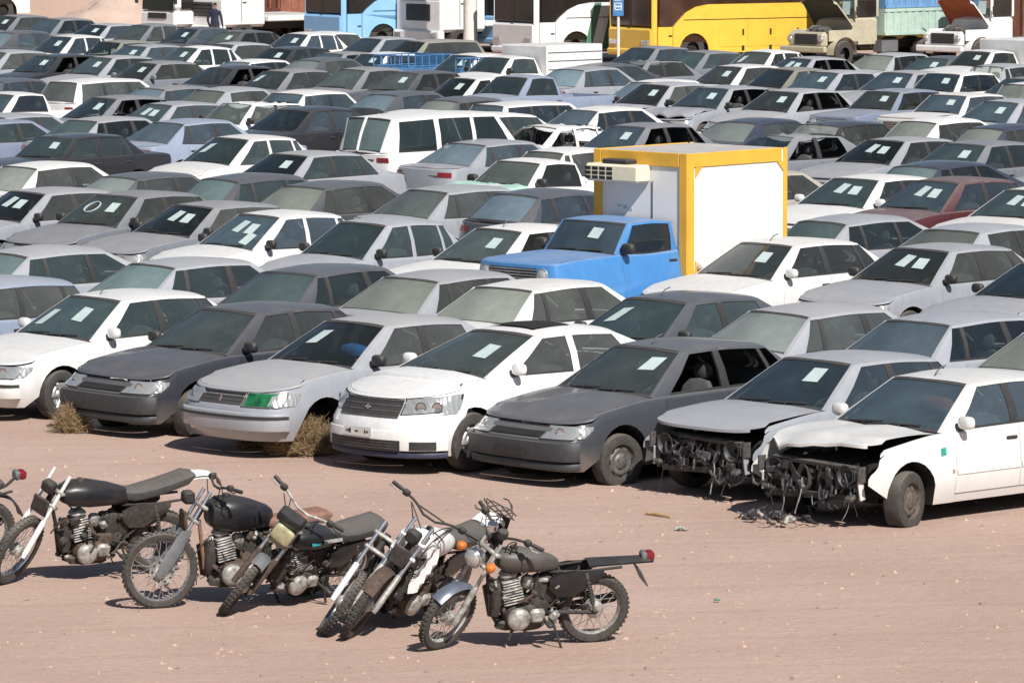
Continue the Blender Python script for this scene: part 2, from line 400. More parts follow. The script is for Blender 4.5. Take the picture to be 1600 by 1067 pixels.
class Car:
    def __init__(s, sp): s.__dict__.update(sp)
    def half(s, x, z, ins=0.0):
        xf = s.xf + interp(s.nose, z) - ins; xr = s.xr + interp(s.tail, z) + ins
        t = 1.0
        if x > s.xf - 1.3: t -= s.taper * ((x - s.xf + 1.3) / 1.3) ** 2
        if x < s.xr + 1.2: t -= s.taper * .8 * ((s.xr + 1.2 - x) / 1.2) ** 2
        return (s.W / 2 * interp(s.wz, z) - ins) * t * corner(xf - x, s.rcf, s.n) * corner(x - xr, s.rcr, s.n)
    def zsh(s, x): return sinterp(s.sh, x)
    def arch(s, x):
        for a in s.ax:
            Ra = s.R + .05
            if abs(x - a) < Ra: return s.R + .012 + sqrt(Ra * Ra - (x - a) ** 2)
        return 0
    def colx(s, c, z, ins=0.0):
        k, t = c
        if k == 's': return t
        e = (1 - sin(t) ** (2 / s.n)) if t > 0 else 1.0
        if k == 'f': return s.xf + interp(s.nose, z) - ins - s.rcf * e
        return s.xr + interp(s.tail, z) + ins + s.rcr * e
    def cp(s, c, z, ins=0.0, side=1):
        x = s.colx(c, z, ins)
        y = s.half(x, z, ins)
        if c[0] != 's':  # exact value round the corner
            k, t = c
            base = s.W / 2 * interp(s.wz, z) - ins
            tt = 1 - s.taper * (1 if k == 'f' else .8)
            tc = 1 - s.taper * (1 if k == 'f' else .8) * max(0, 1 - (s.rcf if k == 'f' else s.rcr) / 1.25) ** 2
            cc = max(0.0, cos(t)) ** (2 / s.n)
            y = base * cc * lerp(tt, tc, cc)
        return Vector((x, y * side, z))
    def cols(s):
        ph = [radians(a) for a in (90, 86, 81, 75, 68, 59, 48, 36, 22, 8)]
        fr = [('f', a) for a in ph]
        xs = set()
        for a in s.ax:
            Ra = s.R + .05
            for q in (-1, -.97, -.88, -.72, -.5, -.25, 0, .25, .5, .72, .88, .97, 1): xs.add(round(a + q * Ra, 4))
        x0 = s.xf - s.rcf - .13; x1 = s.xr + s.rcr + .13
        for d in s.doors: xs.add(d)
        for q in (s.xcw, s.xrb): xs.add(q)
        x = x1
        while x < x0:
            if all(abs(x - y) > .09 for y in xs): xs.add(round(x, 4))
            x += .2
        st = [('s', x) for x in sorted((q for q in xs if x1 <= q <= x0), reverse=True)]
        return fr + st + [('r', a) for a in ph[::-1]]
    FR = (0, .10, .24, .40, .56, .72, .86, 1)
    def levels(s, c, lo=None):
        x = c[1] if c[0] == 's' else s.colx(c, .5)
        zt = s.zsh(x); zb = s.zs if lo is None else lo
        za = s.arch(x)
        out = []
        for i, f in enumerate(s.FR):
            z = lerp(zb, zt, f)
            out.append(min(max(z, za + i * .004), zt - (len(s.FR) - 1 - i) * .003))
        return out
    def side_grid(s, cols, side, lo=None, ins=0.0):
        return [[s.cp(c, z, ins, side) for z in s.levels(c, lo)] for c in cols]
    # greenhouse
    def zrail(s, x): return sinterp(s.rail, x)
    def yrail(s, x):
        t = (x - s.xrt) / (s.xwt - s.xrt)
        return s.yr * (1 - .05 * (2 * t - 1) ** 2)
    def belt(s, x, side=1):
        z = s.zsh(x)
        return Vector((x, side * s.half(x, z, .040), z + .03))
    def green(s, xb, xt, v, side=1, ins=0.0, bul=1.0):
        a = s.belt(xb); b = Vector((xt, s.yrail(xt), s.zrail(xt)))
        p = a.lerp(b, v)
        p.y += .022 * bul * sin(pi * v) - ins
        p.y *= side
        return p
    def wscreen(s, u, v, off=0.0, rear=False):
        xb, xt = (s.xrb, s.xrt) if rear else (s.xcw, s.xwt)
        sg = -1 if rear else 1
        up = s.kind in ('pickup', 'chassis') and rear
        cb, ct = (.02, .02) if up else ((.10, .08) if not rear else (.09, .06))
        a = s.belt(xb); b = Vector((xt, s.yrail(xt), s.zrail(xt)))
        e = 1 - v * v
        A = Vector((xb + sg * cb * e, v * a.y, a.z + (.02 if not up else .0) * e))
        B = Vector((xt + sg * ct * e, v * b.y, b.z + s.crown * .55 * e))
        p = A.lerp(B, u)
        nx = Vector((sg * (B.z - A.z), 0, abs(A.x - B.x))).normalized()
        return p + nx * (.022 * sin(pi * u) * (1 - v ** 4) + off)

PROTO = {}
def car_proto(typ, lod, opt):
    key = (typ, lod, tuple(sorted((k, str(v)) for k, v in opt.items())))
    if key in PROTO: return PROTO[key]
    C = Car(TYPES[typ])
    parts = []          # (name, MB, colour key, [sub-parts])
    def part(name, mb, ck=None, subs=(), smooth=35):
        e = [name, mb, ck, list(subs), smooth]
        parts.append(e); return e
    cols = C.cols()
    D = C.doors
    body = MB()
    nose = opt.get('nose', 'std')
    fdoor, rdoor = D[0], D[-1]
    fc = [c for c in cols if c[0] == 'f' or (c[0] == 's' and c[1] >= fdoor)]
    rc = [c for c in cols if c[0] == 'r' or (c[0] == 's' and c[1] <= rdoor)]
    if C.kind == 'chassis': rc = [('s', rdoor), ('s', rdoor - .03)]
    if nose == 'none': fc = [c for c in fc if not (c[0] == 'f' and c[1] > .2)]
    for sd in (1, -1):
        if nose == 'none':
            body.grid([[C.cp(c, z, 0, sd) for z in C.levels(c, .47 if (c[0] == 'f' or c[1] > C.ax[0] + C.R + .06) else None)] for c in fc], PAINT)
        else: body.grid(C.side_grid(fc, sd), PAINT)
        body.grid(C.side_grid(rc, sd), PAINT)
        # sill under the doors
        mid = [c for c in cols if c[0] == 's' and rdoor <= c[1] <= fdoor]
        zt = C.zs + .09
        body.grid([[C.cp(c, lerp(max(C.zs, C.arch(c[1])), max(zt, C.arch(c[1]) + .004), f), .012, sd) for f in (0, .5, 1)] for c in mid], PAINT)
        # arch lips and wheel wells
        for a in C.ax[:1] if C.kind == 'chassis' else C.ax:
            ar = [c for c in cols if c[0] == 's' and abs(c[1] - a) <= C.R + .0501]
            body.grid([[C.cp(c, C.levels(c)[0], 0, sd), C.cp(c, C.levels(c)[0], .03, sd) - Vector((0, 0, .006)), Vector((c[1], sd * (C.W / 2 - .30), C.levels(c)[0] + .01))] for c in ar], DARK)
        # rounded shoulder all the way round
        shc = fc + [c for c in cols if c[0] == 's' and rdoor < c[1] < fdoor] + rc
        body.grid([[C.cp(c, C.zsh(C.colx(c, .6)), 0, sd), C.cp(c, C.zsh(C.colx(c, .6)), .009, sd) + Vector((0, 0, .017)),
                    C.cp(c, C.zsh(C.colx(c, .6)), .030 if c[0] != 's' else .040, sd) + Vector((0, 0, .028 if c[0] != 's' else .030))] for c in shc], PAINT)
    # doors
    doors = []
    g = .004
    for di in range(len(D) - 1):
        for sd in (1, -1):
            mb = body if lod > 1 else MB()
            xa, xb = D[di] - g, D[di + 1] + g
            dc = [('s', xa)] + [c for c in cols if c[0] == 's' and xb + .02 < c[1] < xa - .02] + [('s', xb)]
            G = C.side_grid(dc, sd, C.zs + .095)
            inn = lambda p: Vector((p.x, p.y - sd * .03, p.z))
            G = [[inn(p) for p in G[0]]] + G + [[inn(p) for p in G[-1]]]
            G = [[inn(r[0])] + r for r in G]
            mb.grid(G, PAINT)
            xh = xb + .12; zh = C.zsh(xh) - .10
            hp = C.cp(('s', xh), zh, 0, sd)
            hb = MB(); hb.cbox(hp + Vector((0, sd * .006, 0)), (.16, .03, .035), PAINT if opt.get('bodyhandle') else TRIM, .01)
            if lod > 1: mb.cbox(hp + Vector((0, sd * .006, 0)), (.16, .03, .035), TRIM, .01)
            if opt.get('strip', typ in ('sedan405', 'samand', 'wagon', 'pride')):
                zz = .50
                xs_ = [lerp(xa - .01, xb + .01, t / 6) for t in range(7)]
                xs_ = [x for x in xs_ if C.arch(x) < zz - .05]
                if len(xs_) > 1:
                    mb.grid([[C.cp(('s', x), zz + dz, -o_, sd) for dz, o_ in ((-.032, -.001), (-.022, .009), (.022, .009), (.032, -.001))] for x in xs_], opt.get('strip_mat', TRIM))
            if lod == 1: part('door', mb, 'paint', [('door_handle', hb, 'paint' if opt.get('bodyhandle') else None)])
    # window frames and pillars + side windows
    roof = body if lod > 1 else MB()
    wins = C.wins
    st = [(C.xcw, C.xwt, 'p')]
    sidewin = []
    for (b0, t0, b1, t1) in wins: st += [(b0, t0, 'g'), (b1, t1, 'p')]
    st += [(C.xrb, C.xrt, 'e')]
    V = (0, .05, .5, .93, 1)
    nog = opt.get('noglass', '')
    for sd in (1, -1):
        for (a, b) in zip(st, st[1:]):
            seg = 5 if a[2] == 'g' else 2
            ends = {0: a is st[0], seg: b is st[-1]}
            P = [[C.green(lerp(a[0], b[0], i / seg), lerp(a[1], b[1], i / seg), v, sd, 0, 0 if ends.get(i) else 1) for v in V] for i in range(seg + 1)]
            if a[2] == 'p':
                k = st.index(a)
                mat = TRIM if (0 < k < len(st) - 2 and opt.get('blackpillars', True) and typ not in ('pride', 'pickup', 'suv', 'chery') and abs(a[0] - b[0]) < .16) else PAINT
                roof.grid([r[:4] for r in P], mat); roof.grid([r[3:] for r in P], PAINT)
            else:
                roof.grid([r[:2] for r in P], TRIM); roof.grid([r[3:] for r in P], PAINT)
                # reveal round the opening and its black rubber
                P2 = [[C.green(lerp(a[0], b[0], i / seg), lerp(a[1], b[1], i / seg), v, sd, .03) for v in V] for i in range(seg + 1)]
                for r1, r2 in ((P[0], P2[0]), (P[-1], P2[-1])): roof.grid([r1[1:4], r2[1:4]], TRIM)
                roof.grid([[r[1] for r in P], [r[1] for r in P2]], TRIM); roof.grid([[r[3] for r in P], [r[3] for r in P2]], TRIM)
                if not ('s' in nog and sd == 1):
                    gm = MB()
                    gm.grid([[C.green(lerp(a[0], b[0], i / seg), lerp(a[1], b[1], i / seg), lerp(.05, .93, j / 4), sd, .014) for j in range(5)] for i in range(seg + 1)], GLASS)
                    part('side_window', gm, 'glass_s')
    # roof skin
    vv = [-1, -.97, -.9, -.75, -.5, -.25, 0, .25, .5, .75, .9, .97, 1]
    nx = 10
    P = []
    for i in range(nx + 1):
        t = i / nx; x = lerp(C.xrt, C.xwt, t); row = []
        for v in vv:
            e = 1 - v * v
            cx = .08 if True else 0
            dx = cx * e * t ** 3 - (.06 if C.kind not in ('pickup', 'chassis') else .02) * e * (1 - t) ** 3
            z = C.zrail(x) + C.crown * (1 - abs(v) ** 3.2) * lerp(1, .55, max(t ** 4, (1 - t) ** 4))
            row.append(Vector((x + dx, v * C.yrail(x), z)))
        P.append(row)
    if opt.get('roof') == 'crushed':
        rg = random.Random(5)
        for r in P:
            for p in r: p.z -= .10 * abs(sin(p.x * 3.1 + p.y * 4)) + rg.uniform(0, .03)
    roof.grid(P, PAINT)
    if opt.get('sunroof'):
        part('sunroof', (lambda m: (m.grid([[Vector((x, y, C.zrail(x) + C.crown * (1 - abs(y / C.yr) ** 3.2) + .006)) for y in (-.36, -.2, 0, .2, .36)] for x in (-.55, -.4, -.25, -.1, .02)], DARK), m)[1])(MB()))
    if opt.get('rails'):
        for sd in (1, -1):
            rm = MB(); rm.tube([Vector((x, sd * (C.yrail(x) - .07), C.zrail(x) + C.crown * .5 + h)) for x, h in ((C.xrt + .15, .0), (C.xrt + .25, .05), (C.xwt - .35, .05), (C.xwt - .25, .0))], .016, TRIM)
            part('roof_rail', rm)
    # screens
    for rear in (False, True):
        nm = 'rear_window' if rear else 'windscreen'
        fr_ = MB() if lod == 1 else body
        U = [0, .05, .2, .4, .6, .8, .95, 1]; VV = [-1, -.93, -.7, -.4, 0, .4, .7, .93, 1]
        PP = [[C.wscreen(u, v, 0, rear) for v in VV] for u in U]
        roof.grid([r[:2] for r in PP], PAINT); roof.grid([r[-2:] for r in PP], PAINT)
        roof.grid([r[1:-1] for r in PP[:2]], TRIM); roof.grid([r[1:-1] for r in PP[-2:]], TRIM)
        if ('r' if rear else 'f') not in nog:
            gm = MB()
            gm.grid([[C.wscreen(u, v, -.006, rear) for v in VV[1:-1]] for u in U[1:-1]], GLASS)
            part(nm, gm, 'glass_r' if rear else 'glass_f')
    if lod == 1: part('roof', roof, 'paint')
    # bonnet and boot lid
    hood = MB() if lod == 1 else body
    e_ = .036
    hv = [-1, -.96, -.8, -.5, -.2, 0, .2, .5, .8, .96, 1]
    hs = [0, .12, .3, .5, .7, .85, .94, .985, 1.0]
    hsx = C.xcw + .05
    hop = opt.get('hood', '')
    rg = random.Random(11)
    def rim(c, gap=.004):
        z = C.zsh(C.colx(c, .6)); f_ = c[0] != 's'
        return C.cp(c, z, (.030 if f_ else .040) + gap, 1) + Vector((0, 0, (.028 if f_ else .030) + .001))
    A1 = radians(34)
    sx_ = C.xf + interp(C.nose, C.zsh(C.xf - .3)) - .034 - C.rcf * .75 - .05
    sc_ = [('s', lerp(hsx, sx_, t)) for t in (0, .15, .35, .55, .75, .9, 1)] + [('f', radians(a_)) for a_ in (8, 16, 25)] + [('f', A1)]
    c1 = cos(A1) ** (2 / C.n)
    Fv = [rim(('f', math.acos(min(1, max(0, abs(v) * c1)) ** (C.n / 2)))) for v in hv]
    P = []
    for q in range(-1, len(sc_) + 1):
        Sp = rim(sc_[min(max(q, 0), len(sc_) - 1)]); s_ = min(max(q, 0), len(sc_) - 1) / (len(sc_) - 1); row = []
        s_ = (Sp.x - hsx) / (rim(sc_[-1]).x - hsx)
        for k, v in enumerate(hv):
            e = 1 - v * v
            z = Sp.z + (Fv[k].z - Fv[0].z) * s_ ** 3 + C.hcrown * (1 - abs(v) ** 2.5) * (1 - s_ ** 5)
            if typ in ('chery', 'samand', 'sedan405'): z += .014 * math.exp(-((abs(v) - .62) / .12) ** 2) * (1 - s_ ** 6)
            p = Vector((Sp.x + .10 * e * (1 - s_) ** 2 + (Fv[k].x - Fv[0].x) * s_ ** 2, v * Sp.y, z))
            if q in (-1, len(sc_)): p.z -= .03
            if hop in ('ajar', 'bent'): p.z += .075 * s_ * (1 if hop == 'bent' else .55)
            if hop == 'bent':
                p.z += .05 * s_ ** 2 * (1 if v > -.2 else .2) - .10 * math.exp(-((v + .70) / .16) ** 2) * s_ ** 4
                p.x -= .08 * s_ ** 4 * (1 + .6 * sin(v * 5)); p.z += .016 * sin(6 * v + 4 * s_)
            if hop == 'crumple': p.z += .10 * s_ * abs(sin(v * 4 + 2)) + rg.uniform(-.01, .02) * (s_ > .3); p.x -= .12 * s_ ** 3
            row.append(p)
        P.append(row)
    if hop == 'open':
        pv = Vector((C.xcw + .1, 0, C.zsh(C.xcw) + .06)); M = Matrix.Translation(pv) @ Matrix.Rotation(radians(-52), 4, 'Y') @ Matrix.Translation(-pv)
        P = [[M @ p for p in r] for r in P]
    if hop != 'gone': hood.grid(P, PAINT)
    if lod == 1 and hop != 'gone': part('bonnet', hood, 'paint')
    if hop in ('open', 'gone', 'ajar', 'bent', 'crumple'): body.box((C.xcw + .42, 0, .46), (.85, 1.1, .34), DARK)
    # cowl between bonnet and screen
    body.grid([[C.wscreen(0, v, 0) + Vector((-.03, 0, -.02)) for v in hv], [Vector((hsx + .10 * (1 - v * v) + .01, v * (C.half(hsx, C.zsh(hsx), e_)), C.zsh(hsx) + .012)) for v in hv]], TRIM)
    if C.kind == 'sedan':
        boot = MB() if lod == 1 else body
        xe = C.xr + interp(C.tail, C.zsh(C.xr)) + e_ + .006
        P = []
        for q, s_ in enumerate([-.001] + hs + [1.0005]):
            x = lerp(C.xrb - .01, xe + .012, min(max(s_, 0), 1)); zt = C.zsh(x); hw = C.half(x, zt, e_) - .004; row = []
            for v in hv:
                e = 1 - v * v
                row.append(Vector((x - .09 * e * (1 - min(max(s_, 0), 1)) ** 2, v * hw, zt + .031 + .035 * (1 - abs(v) ** 2.5) * (1 - .5 * max(0, s_) ** 5) - (.03 if q in (0, len(hs) + 1) else 0))))
            P.append(row)
        if opt.get('boot') == 'open':
            pv = Vector((C.xrb, 0, C.zsh(C.xrb) + .04)); M = Matrix.Translation(pv) @ Matrix.Rotation(radians(58), 4, 'Y') @ Matrix.Translation(-pv)
            P = [[M @ p for p in r] for r in P]
            bl = MB(); bl.grid(P, PAINT); bl.grid([[p - Vector((.03, 0, .03)) for p in r[1:-1]] for r in P[1:-1]], DARK); part('boot_lid', bl, 'paint')
            body.box((C.xr + .5, 0, .6), (.7, 1.1, .3), DARK)
        else:
            boot.grid(P, PAINT)
            if lod == 1: part('boot_lid', boot, 'paint')
    elif C.kind == 'pickup':
        bed = body
        zb, xa, xb, yw = .62, C.xrb - .06, C.xr + .09, C.W / 2 - .12
        z1 = C.zsh(C.xr + .3) + .03
        for sd in (1, -1): bed.grid([[Vector((xa, sd * yw, zb)), Vector((xa, sd * yw, z1))], [Vector((xb, sd * yw, zb)), Vector((xb, sd * yw, z1))]], PAINT)
        bed.grid([[Vector((xa, -yw, zb)), Vector((xa, yw, zb))], [Vector((xb, -yw, zb)), Vector((xb, yw, zb))]], PAINT)
        for x in (xa, xb): bed.grid([[Vector((x, -yw, zb)), Vector((x, yw, zb))], [Vector((x, -yw, z1)), Vector((x, yw, z1))]], PAINT)
        bed.box((xa + .03, 0, .95), (.03, C.W - .34, .5), PAINT)
    elif C.kind == 'chassis':
        body.box((-1.35, .38, .62), (2.0, .08, .14), TRIM); body.box((-1.35, -.38, .62), (2.0, .08, .14), TRIM)
        body.box((C.xrb - .02, 0, .98), (.03, C.W - .3, .55), PAINT)
    else:
        xe = C.xr + interp(C.tail, C.zsh(C.xr)) + e_
        body.grid([[Vector((x - .05 * (1 - v * v), v * (C.half(max(x, xe + .01), C.zsh(x), e_)), C.zsh(x) + .028)) for v in hv] for x in (C.xrb + .02, lerp(C.xrb, xe, .5), xe + .012)], PAINT)
    # underbody, cabin
    body.box((-.12, 0, C.zs + .16), (C.L - 1.1, C.W - .62, .26), DARK)
    body.box((lerp(C.ax[0], C.ax[1], .5), 0, C.zs + .10), (C.ax[0] - C.ax[1] - .8, C.W - .16, .12), DARK)
    cl = BEIGE_CLOTH if opt.get('cabin') == 'beige' else CABIN
    cab0, cab1 = C.xcw - .05, (C.xrb + .1 if C.kind != 'sedan' else C.xrb + .25)
    body.grid([[Vector((cab0, -C.W / 2 + .14, .40)), Vector((cab0, C.W / 2 - .14, .40))], [Vector((cab1, -C.W / 2 + .14, .42)), Vector((cab1, C.W / 2 - .14, .42))]], DARK)
    for sd in (1, -1):
        y = C.W / 2 - .13
        body.grid([[Vector((x, sd * y, .35)), Vector((x, sd * (y - .02), C.zsh(x) - .01))] for x in (cab0, lerp(cab0, cab1, .5), cab1)], DARK)
    zc = C.zsh(C.xcw)
    body.cbox((C.xcw - .16, 0, zc - .13), (.46, C.W - .32, .26), DARK, .06)     # dashboard
    seats = MB()
    hh = C.H - .42
    rows_ = [(-.12, 2)] if C.kind in ('pickup', 'chassis') else [(-.16 if typ != 'suv' else .1, 2), (cab1 - .02 if C.kind == 'sedan' else -1.15, 1)]
    for xs, cnt in rows_:
        if cnt == 2:
            for sy in (-.36, .36):
                seats.blob((xs - .05, sy, .70 + (C.H - 1.4) * .5), (.17, .48, .62), cl, 3.4, 10, 6, Matrix.Rotation(radians(-14), 3, 'Y'))
                seats.blob((xs - .16, sy, hh + .10), (.09, .27, .18), cl, 3, 8, 5)
                seats.blob((xs + .22, sy, .47 + (C.H - 1.4) * .5), (.5, .48, .16), cl, 3.4, 8, 5)
        else:
            seats.blob((xs, 0, .74 + (C.H - 1.4) * .6), (.2, C.W - .42, .52), cl, 4, 12, 6, Matrix.Rotation(radians(-18), 3, 'Y'))
    part('seats', seats)
    sw = MB()
    sw.lathe([(.175 + .013 * cos(a), .013 * sin(a)) for a in [2 * pi * i / 6 for i in range(7)]], TRIM, 16)
    sw.cbox((0, 0, 0), (.30, .03, .05), TRIM, .01)
    sw.xf(Matrix.Translation((C.xcw - .46, .36, zc + .03)) @ Matrix.Rotation(radians(-62), 4, 'Y') @ Matrix.Rotation(radians(90), 4, 'Z') @ Matrix.Rotation(0, 4, 'X'))
    part('steering_wheel', sw)
    # bumpers
    def bumper(front, z0, z1, out, mat, back=None, wrap=True, drop=0):
        m = MB()
        cs = [c for c in cols if (c[0] == ('f' if front else 'r')) or (c[0] == 's' and wrap and (c[1] > C.ax[0] + C.R + .055 if front else c[1] < C.ax[1] - C.R - .055))]
        if not front: cs = cs[::-1]
        pr = [(-.02, z0), (out * .8, z0 + .015), (out, z0 + (z1 - z0) * .3), (out, z0 + (z1 - z0) * .7), (out * .7, z1 - .012), (-.03, z1)]
        for sd in (1, -1):
            m.grid([[C.cp(c, .42, -o, sd) * 1 + Vector((0, 0, z - .42)) for o, z in pr] for c in cs], mat)
        return m
    bk = opt.get('bumper', 'body')
    if nose != 'none' and bk != 'gone':
        if typ in ('paykan', 'patrol', 'nissan', 'merc', 'pickup', 'suv'):
            b0 = .42 if typ == 'paykan' else .46
            if typ == 'suv' or typ == 'patrol': b0 = .52
            part('bumper', bumper(True, b0, b0 + .14, .06, CHROME if typ == 'paykan' else BUMP), None)
        elif typ in ('sedan405', 'samand', 'wagon', 'pride'):
            mb = bumper(True, .30, .52, .045, PAINT if bk == 'body' else BUMP)
            e = part('bumper', mb, 'paint')
            if bk == 'strip' or (bk == 'body' and lod > 1): e[1].__init__() if False else None
            if bk in ('strip', 'body'):
                sb = bumper(True, .435, .495, .056, TRIM); part('bumper_strip', sb)
            if bk in ('dark', 'black'):
                e[3].append(('lower_valance', bumper(True, .205, .30, .018, BUMP), None))
        else:
            part('bumper', bumper(True, .25, .48, .03, PAINT), 'paint')
    if C.kind not in ('chassis',):
        bm_ = bumper(False, .34 if C.zs < .25 else .46, .54 if C.zs < .25 else .62, .045, CHROME if typ == 'paykan' else (PAINT if typ in ('chery', 'hatch', 'merc') else BUMP))
        part('bumper', bm_, 'paint')
    # patches laid on the nose or tail
    def patch(front, a0, a1, z0, z1, sd, out, mat, n_=6, k_=3, mb=None, bul=0.0, skew=0.0, zb=None):
        mb = mb or MB(); ch = 'f' if front else 'r'
        if zb is not None:
            mb.grid([[C.cp((ch, radians(lerp(a0, a1, i / n_))), zb, -out, sd) + Vector((0, 0, lerp(z0, z1, j / k_) - zb)) for j in range(k_ + 1)] for i in range(n_ + 1)], mat)
            return mb
        mb.grid([[C.cp((ch, radians(lerp(a0, a1, i / n_))), lerp(z0, z1, j / k_) + skew * (i / n_) * (1 if True else 0), -out - bul * sin(pi * i / n_) * sin(pi * j / k_), sd) for j in range(k_ + 1)] for i in range(n_ + 1)], mat)
        return mb
    nzz = C.zsh(C.xf)
    if nose == 'std':
        if typ in ('paykan', 'patrol', 'nissan'):
            gz0, gz1 = nzz - .24, nzz - .04
            gm = MB()
            for sd in (1, -1): patch(True, 90, 62, gz0, gz1, sd, .004, TRIM, mb=gm)
            for k in range(5):
                z = lerp(gz0, gz1, (k + .5) / 5)
                for sd in (1, -1): patch(True, 90, 62, z - .008, z + .008, sd, .014, CHROME, mb=gm, k_=1)
            part('grille', gm)
            for sd in (1, -1):
                lm = MB(); c = C.cp(('f', radians(50)), lerp(gz0, gz1, .5), 0, sd)
                lm.lathe([(0, .05), (.05, .045), (.085, .02), (.095, .0), (.105, .01), (.108, -.02)], LAMP, 16, (c.x, c.y * .93, c.z), 'x')
                part('headlamp', lm)
        else:
            z1 = nzz + .012; z0 = z1 - (.125 if typ not in ('samand', 'suv') else .15)
            a_in = 72 if typ != 'chery' else 60
            if typ == 'chery': z0 = z1 - .16
            miss = opt.get('nogrille')
            gm = MB()
            for sd in (1, -1): patch(True, 90, a_in + 2, z0 + .01 - (.05 if typ == 'chery' else 0), z1 - .005, sd, .006, DARK if miss else TRIM, mb=gm)  # where the grille is missing, a dark sheet paints the shade of the open cavity
            if not miss:
                nb = 4
                for k in range(nb):
                    z = lerp(z0 + (.02 if typ != 'chery' else -.03), z1 - .015, k / (nb - 1))
                    for sd in (1, -1): patch(True, 90, a_in + 3, z - .006, z + .006, sd, .013, BUMP if typ not in ('merc', 'chery') else STEEL, mb=gm, k_=1)
            part('grille', gm)
            for sd in (1, -1):
                lm = patch(True, a_in, 22 if typ != 'chery' else 6, z0, z1, sd, .008, LAMP, 8, 4, bul=.018, skew=.0 if typ != 'chery' else .05)
                e = part('headlamp', lm)
                e[3].append(('lamp_surround', patch(True, a_in + 1.5, (22 if typ != 'chery' else 6) - 2.5, z0 - .010, z1 + .004, sd, .003, TRIM, 8, 4, skew=.0 if typ != 'chery' else .05), None))
                if lod == 1:
                    rf = MB(); zo = (z0 + z1) / 2
                    for aa in ((() if opt.get('tape') and sd == 1 else (a_in - 16,)) if typ != 'chery' else (44, 28)):
                        c_ = C.cp(('f', radians(aa)), zo, -.030, sd); hr = (z1 - z0) * .36
                        nrm = (C.cp(('f', radians(aa)), zo, -.06, sd) - C.cp(('f', radians(aa)), zo, 0, sd)).normalized(); q_ = nrm.to_track_quat('X', 'Z').to_matrix().to_4x4()
                        st_ = len(rf.v); rf.lathe([(0, -.004), (hr * .55, -.002), (hr * .8, .001)], CHROME, 14, axis='x'); rf.lathe([(hr * .8, .001), (hr, .003), (hr * 1.08, -.006)], STEEL, 14, axis='x')
                        rf.xf(Matrix.Translation(c_) @ q_, st_)
                    if rf.v: e[3].append(('reflector', rf, None))
                    am = patch(True, 20, 4, z0 + .005, z1 - .005, sd, .006, AMBER if opt.get('amber') else LAMP, 4, 3)
                    e[3].append(('indicator', am, None))
                if opt.get('tape') and sd == 1: e[3].append(('green_tape', patch(True, a_in - 1, 34, z0 + .006, z1 - .006, sd, .012, simple('green lamp film', (.015, .125, .05), .3, .1, var=.7, scale=9), 8, 4, bul=.02), None))
    elif nose == 'none':
        # stripped nose: slam panel, radiator, fan shrouds, lamp buckets, beam, hoses
        fr = MB(); xn = C.xf - .30
        fr.box((xn, 0, .30), (.06, 1.1, .06), TRIM, Euler((.03, .1, .05)).to_matrix()); fr.box((xn - .02, 0, nzz - .04), (.07, 1.2, .035), BUMP, Euler((-.02, .2, -.04)).to_matrix())
        for sd in (1, -1):
            fr.box((xn, sd * .64, .44), (.05, .04, .34), ENGINE); fr.box((xn + .04, sd * .70, nzz - .10), (.10, .02, .16), ENGINE); fr.box((xn + .02, sd * .5, nzz - .22), (.06, .30, .05), BUMP)
            fr.tube([(xn + .03, sd * (.50 + .15 * cos(a)), nzz - .13 + .07 * sin(a)) for a in [2 * pi * i / 14 for i in range(15)]], .010, ENGINE, 5)
        part('front_panel_frame', fr)
        rd = MB(); rd.box((xn - .12, 0, .47), (.05, 1.0, .36), DARK)
        for i in range(12): rd.box((xn - .09, -.48 + i * .087, .47), (.012, .012, .34), ENGINE)
        part('radiator', rd)
        for sy in (-.24, .24):
            fm = MB(); fm.lathe([(.175, .0), (.19, .05), (.165, .055), (.165, .0)], ENGINE, 20, (xn - .05, sy, .46), 'x')
            for k in range(5):
                a = 2 * pi * k / 5 + sy
                fm.box((xn, sy + .085 * cos(a), .46 + .085 * sin(a)), (.01, .14, .055), TRIM, Matrix.Rotation(a, 3, 'X'))
            fm.lathe([(0, .03), (.05, .03), (.05, 0)], TRIM, 10, (xn, sy, .46), 'x')
            part('cooling_fan', fm)
        rg2 = random.Random(opt.get('seed', 3))
        for sd in (1, -1):      # torn bumper brackets and lamp buckets
            bk_ = MB(); yb_ = sd * .50
            bk_.lathe([(.03, -.02), (.10, .02), (.115, .05), (.105, .05), (.09, .02), (.02, -.02)], BUMP, 16, (xn + .02, yb_, nzz - .13), 'x')
            bk_.cbox((xn + .05, sd * .58, .33), (.16, .09, .05), ENGINE, .012, Euler((0, .3 * sd, .2)).to_matrix()); bk_.cbox((xn + .02, sd * .68, .40), (.08, .03, .20), PAINT, .01, Euler((.1 * sd, .1, .15)).to_matrix())
            part('lamp_bucket', bk_, 'paint')
        jb = MB()
        for k in range(16):
            c = (xn + rg2.uniform(-.05, .07), rg2.uniform(-.58, .58), rg2.uniform(.26, nzz - .08))
            M = Euler((rg2.uniform(-.4, .4), rg2.uniform(-.4, .4), rg2.uniform(-.5, .5))).to_matrix()
            jb.cbox(c, (rg2.uniform(.03, .09), rg2.uniform(.04, .16), rg2.uniform(.03, .12)), rg2.choice([ENGINE, BUMP, TRIM, TRIM, DARK]), .012, M)
        for k in range(12):
            y = rg2.uniform(-.6, .5); z = rg2.uniform(.28, nzz - .08); y2 = y + rg2.uniform(-.3, .35); pts = []
            for i in range(8):
                t = i / 7
                pts.append((xn + .04 + .05 * sin(pi * t) + rg2.uniform(-.012, .012), lerp(y, y2, t) + rg2.uniform(-.015, .015), z - .12 * sin(pi * t) * rg2.uniform(.6, 1.2)))
            jb.tube(pts, rg2.choice([.006, .009, .014]), rg2.choice([TRIM, BUMP, ENGINE, TRIM]), 6)
        part('engine', jb)
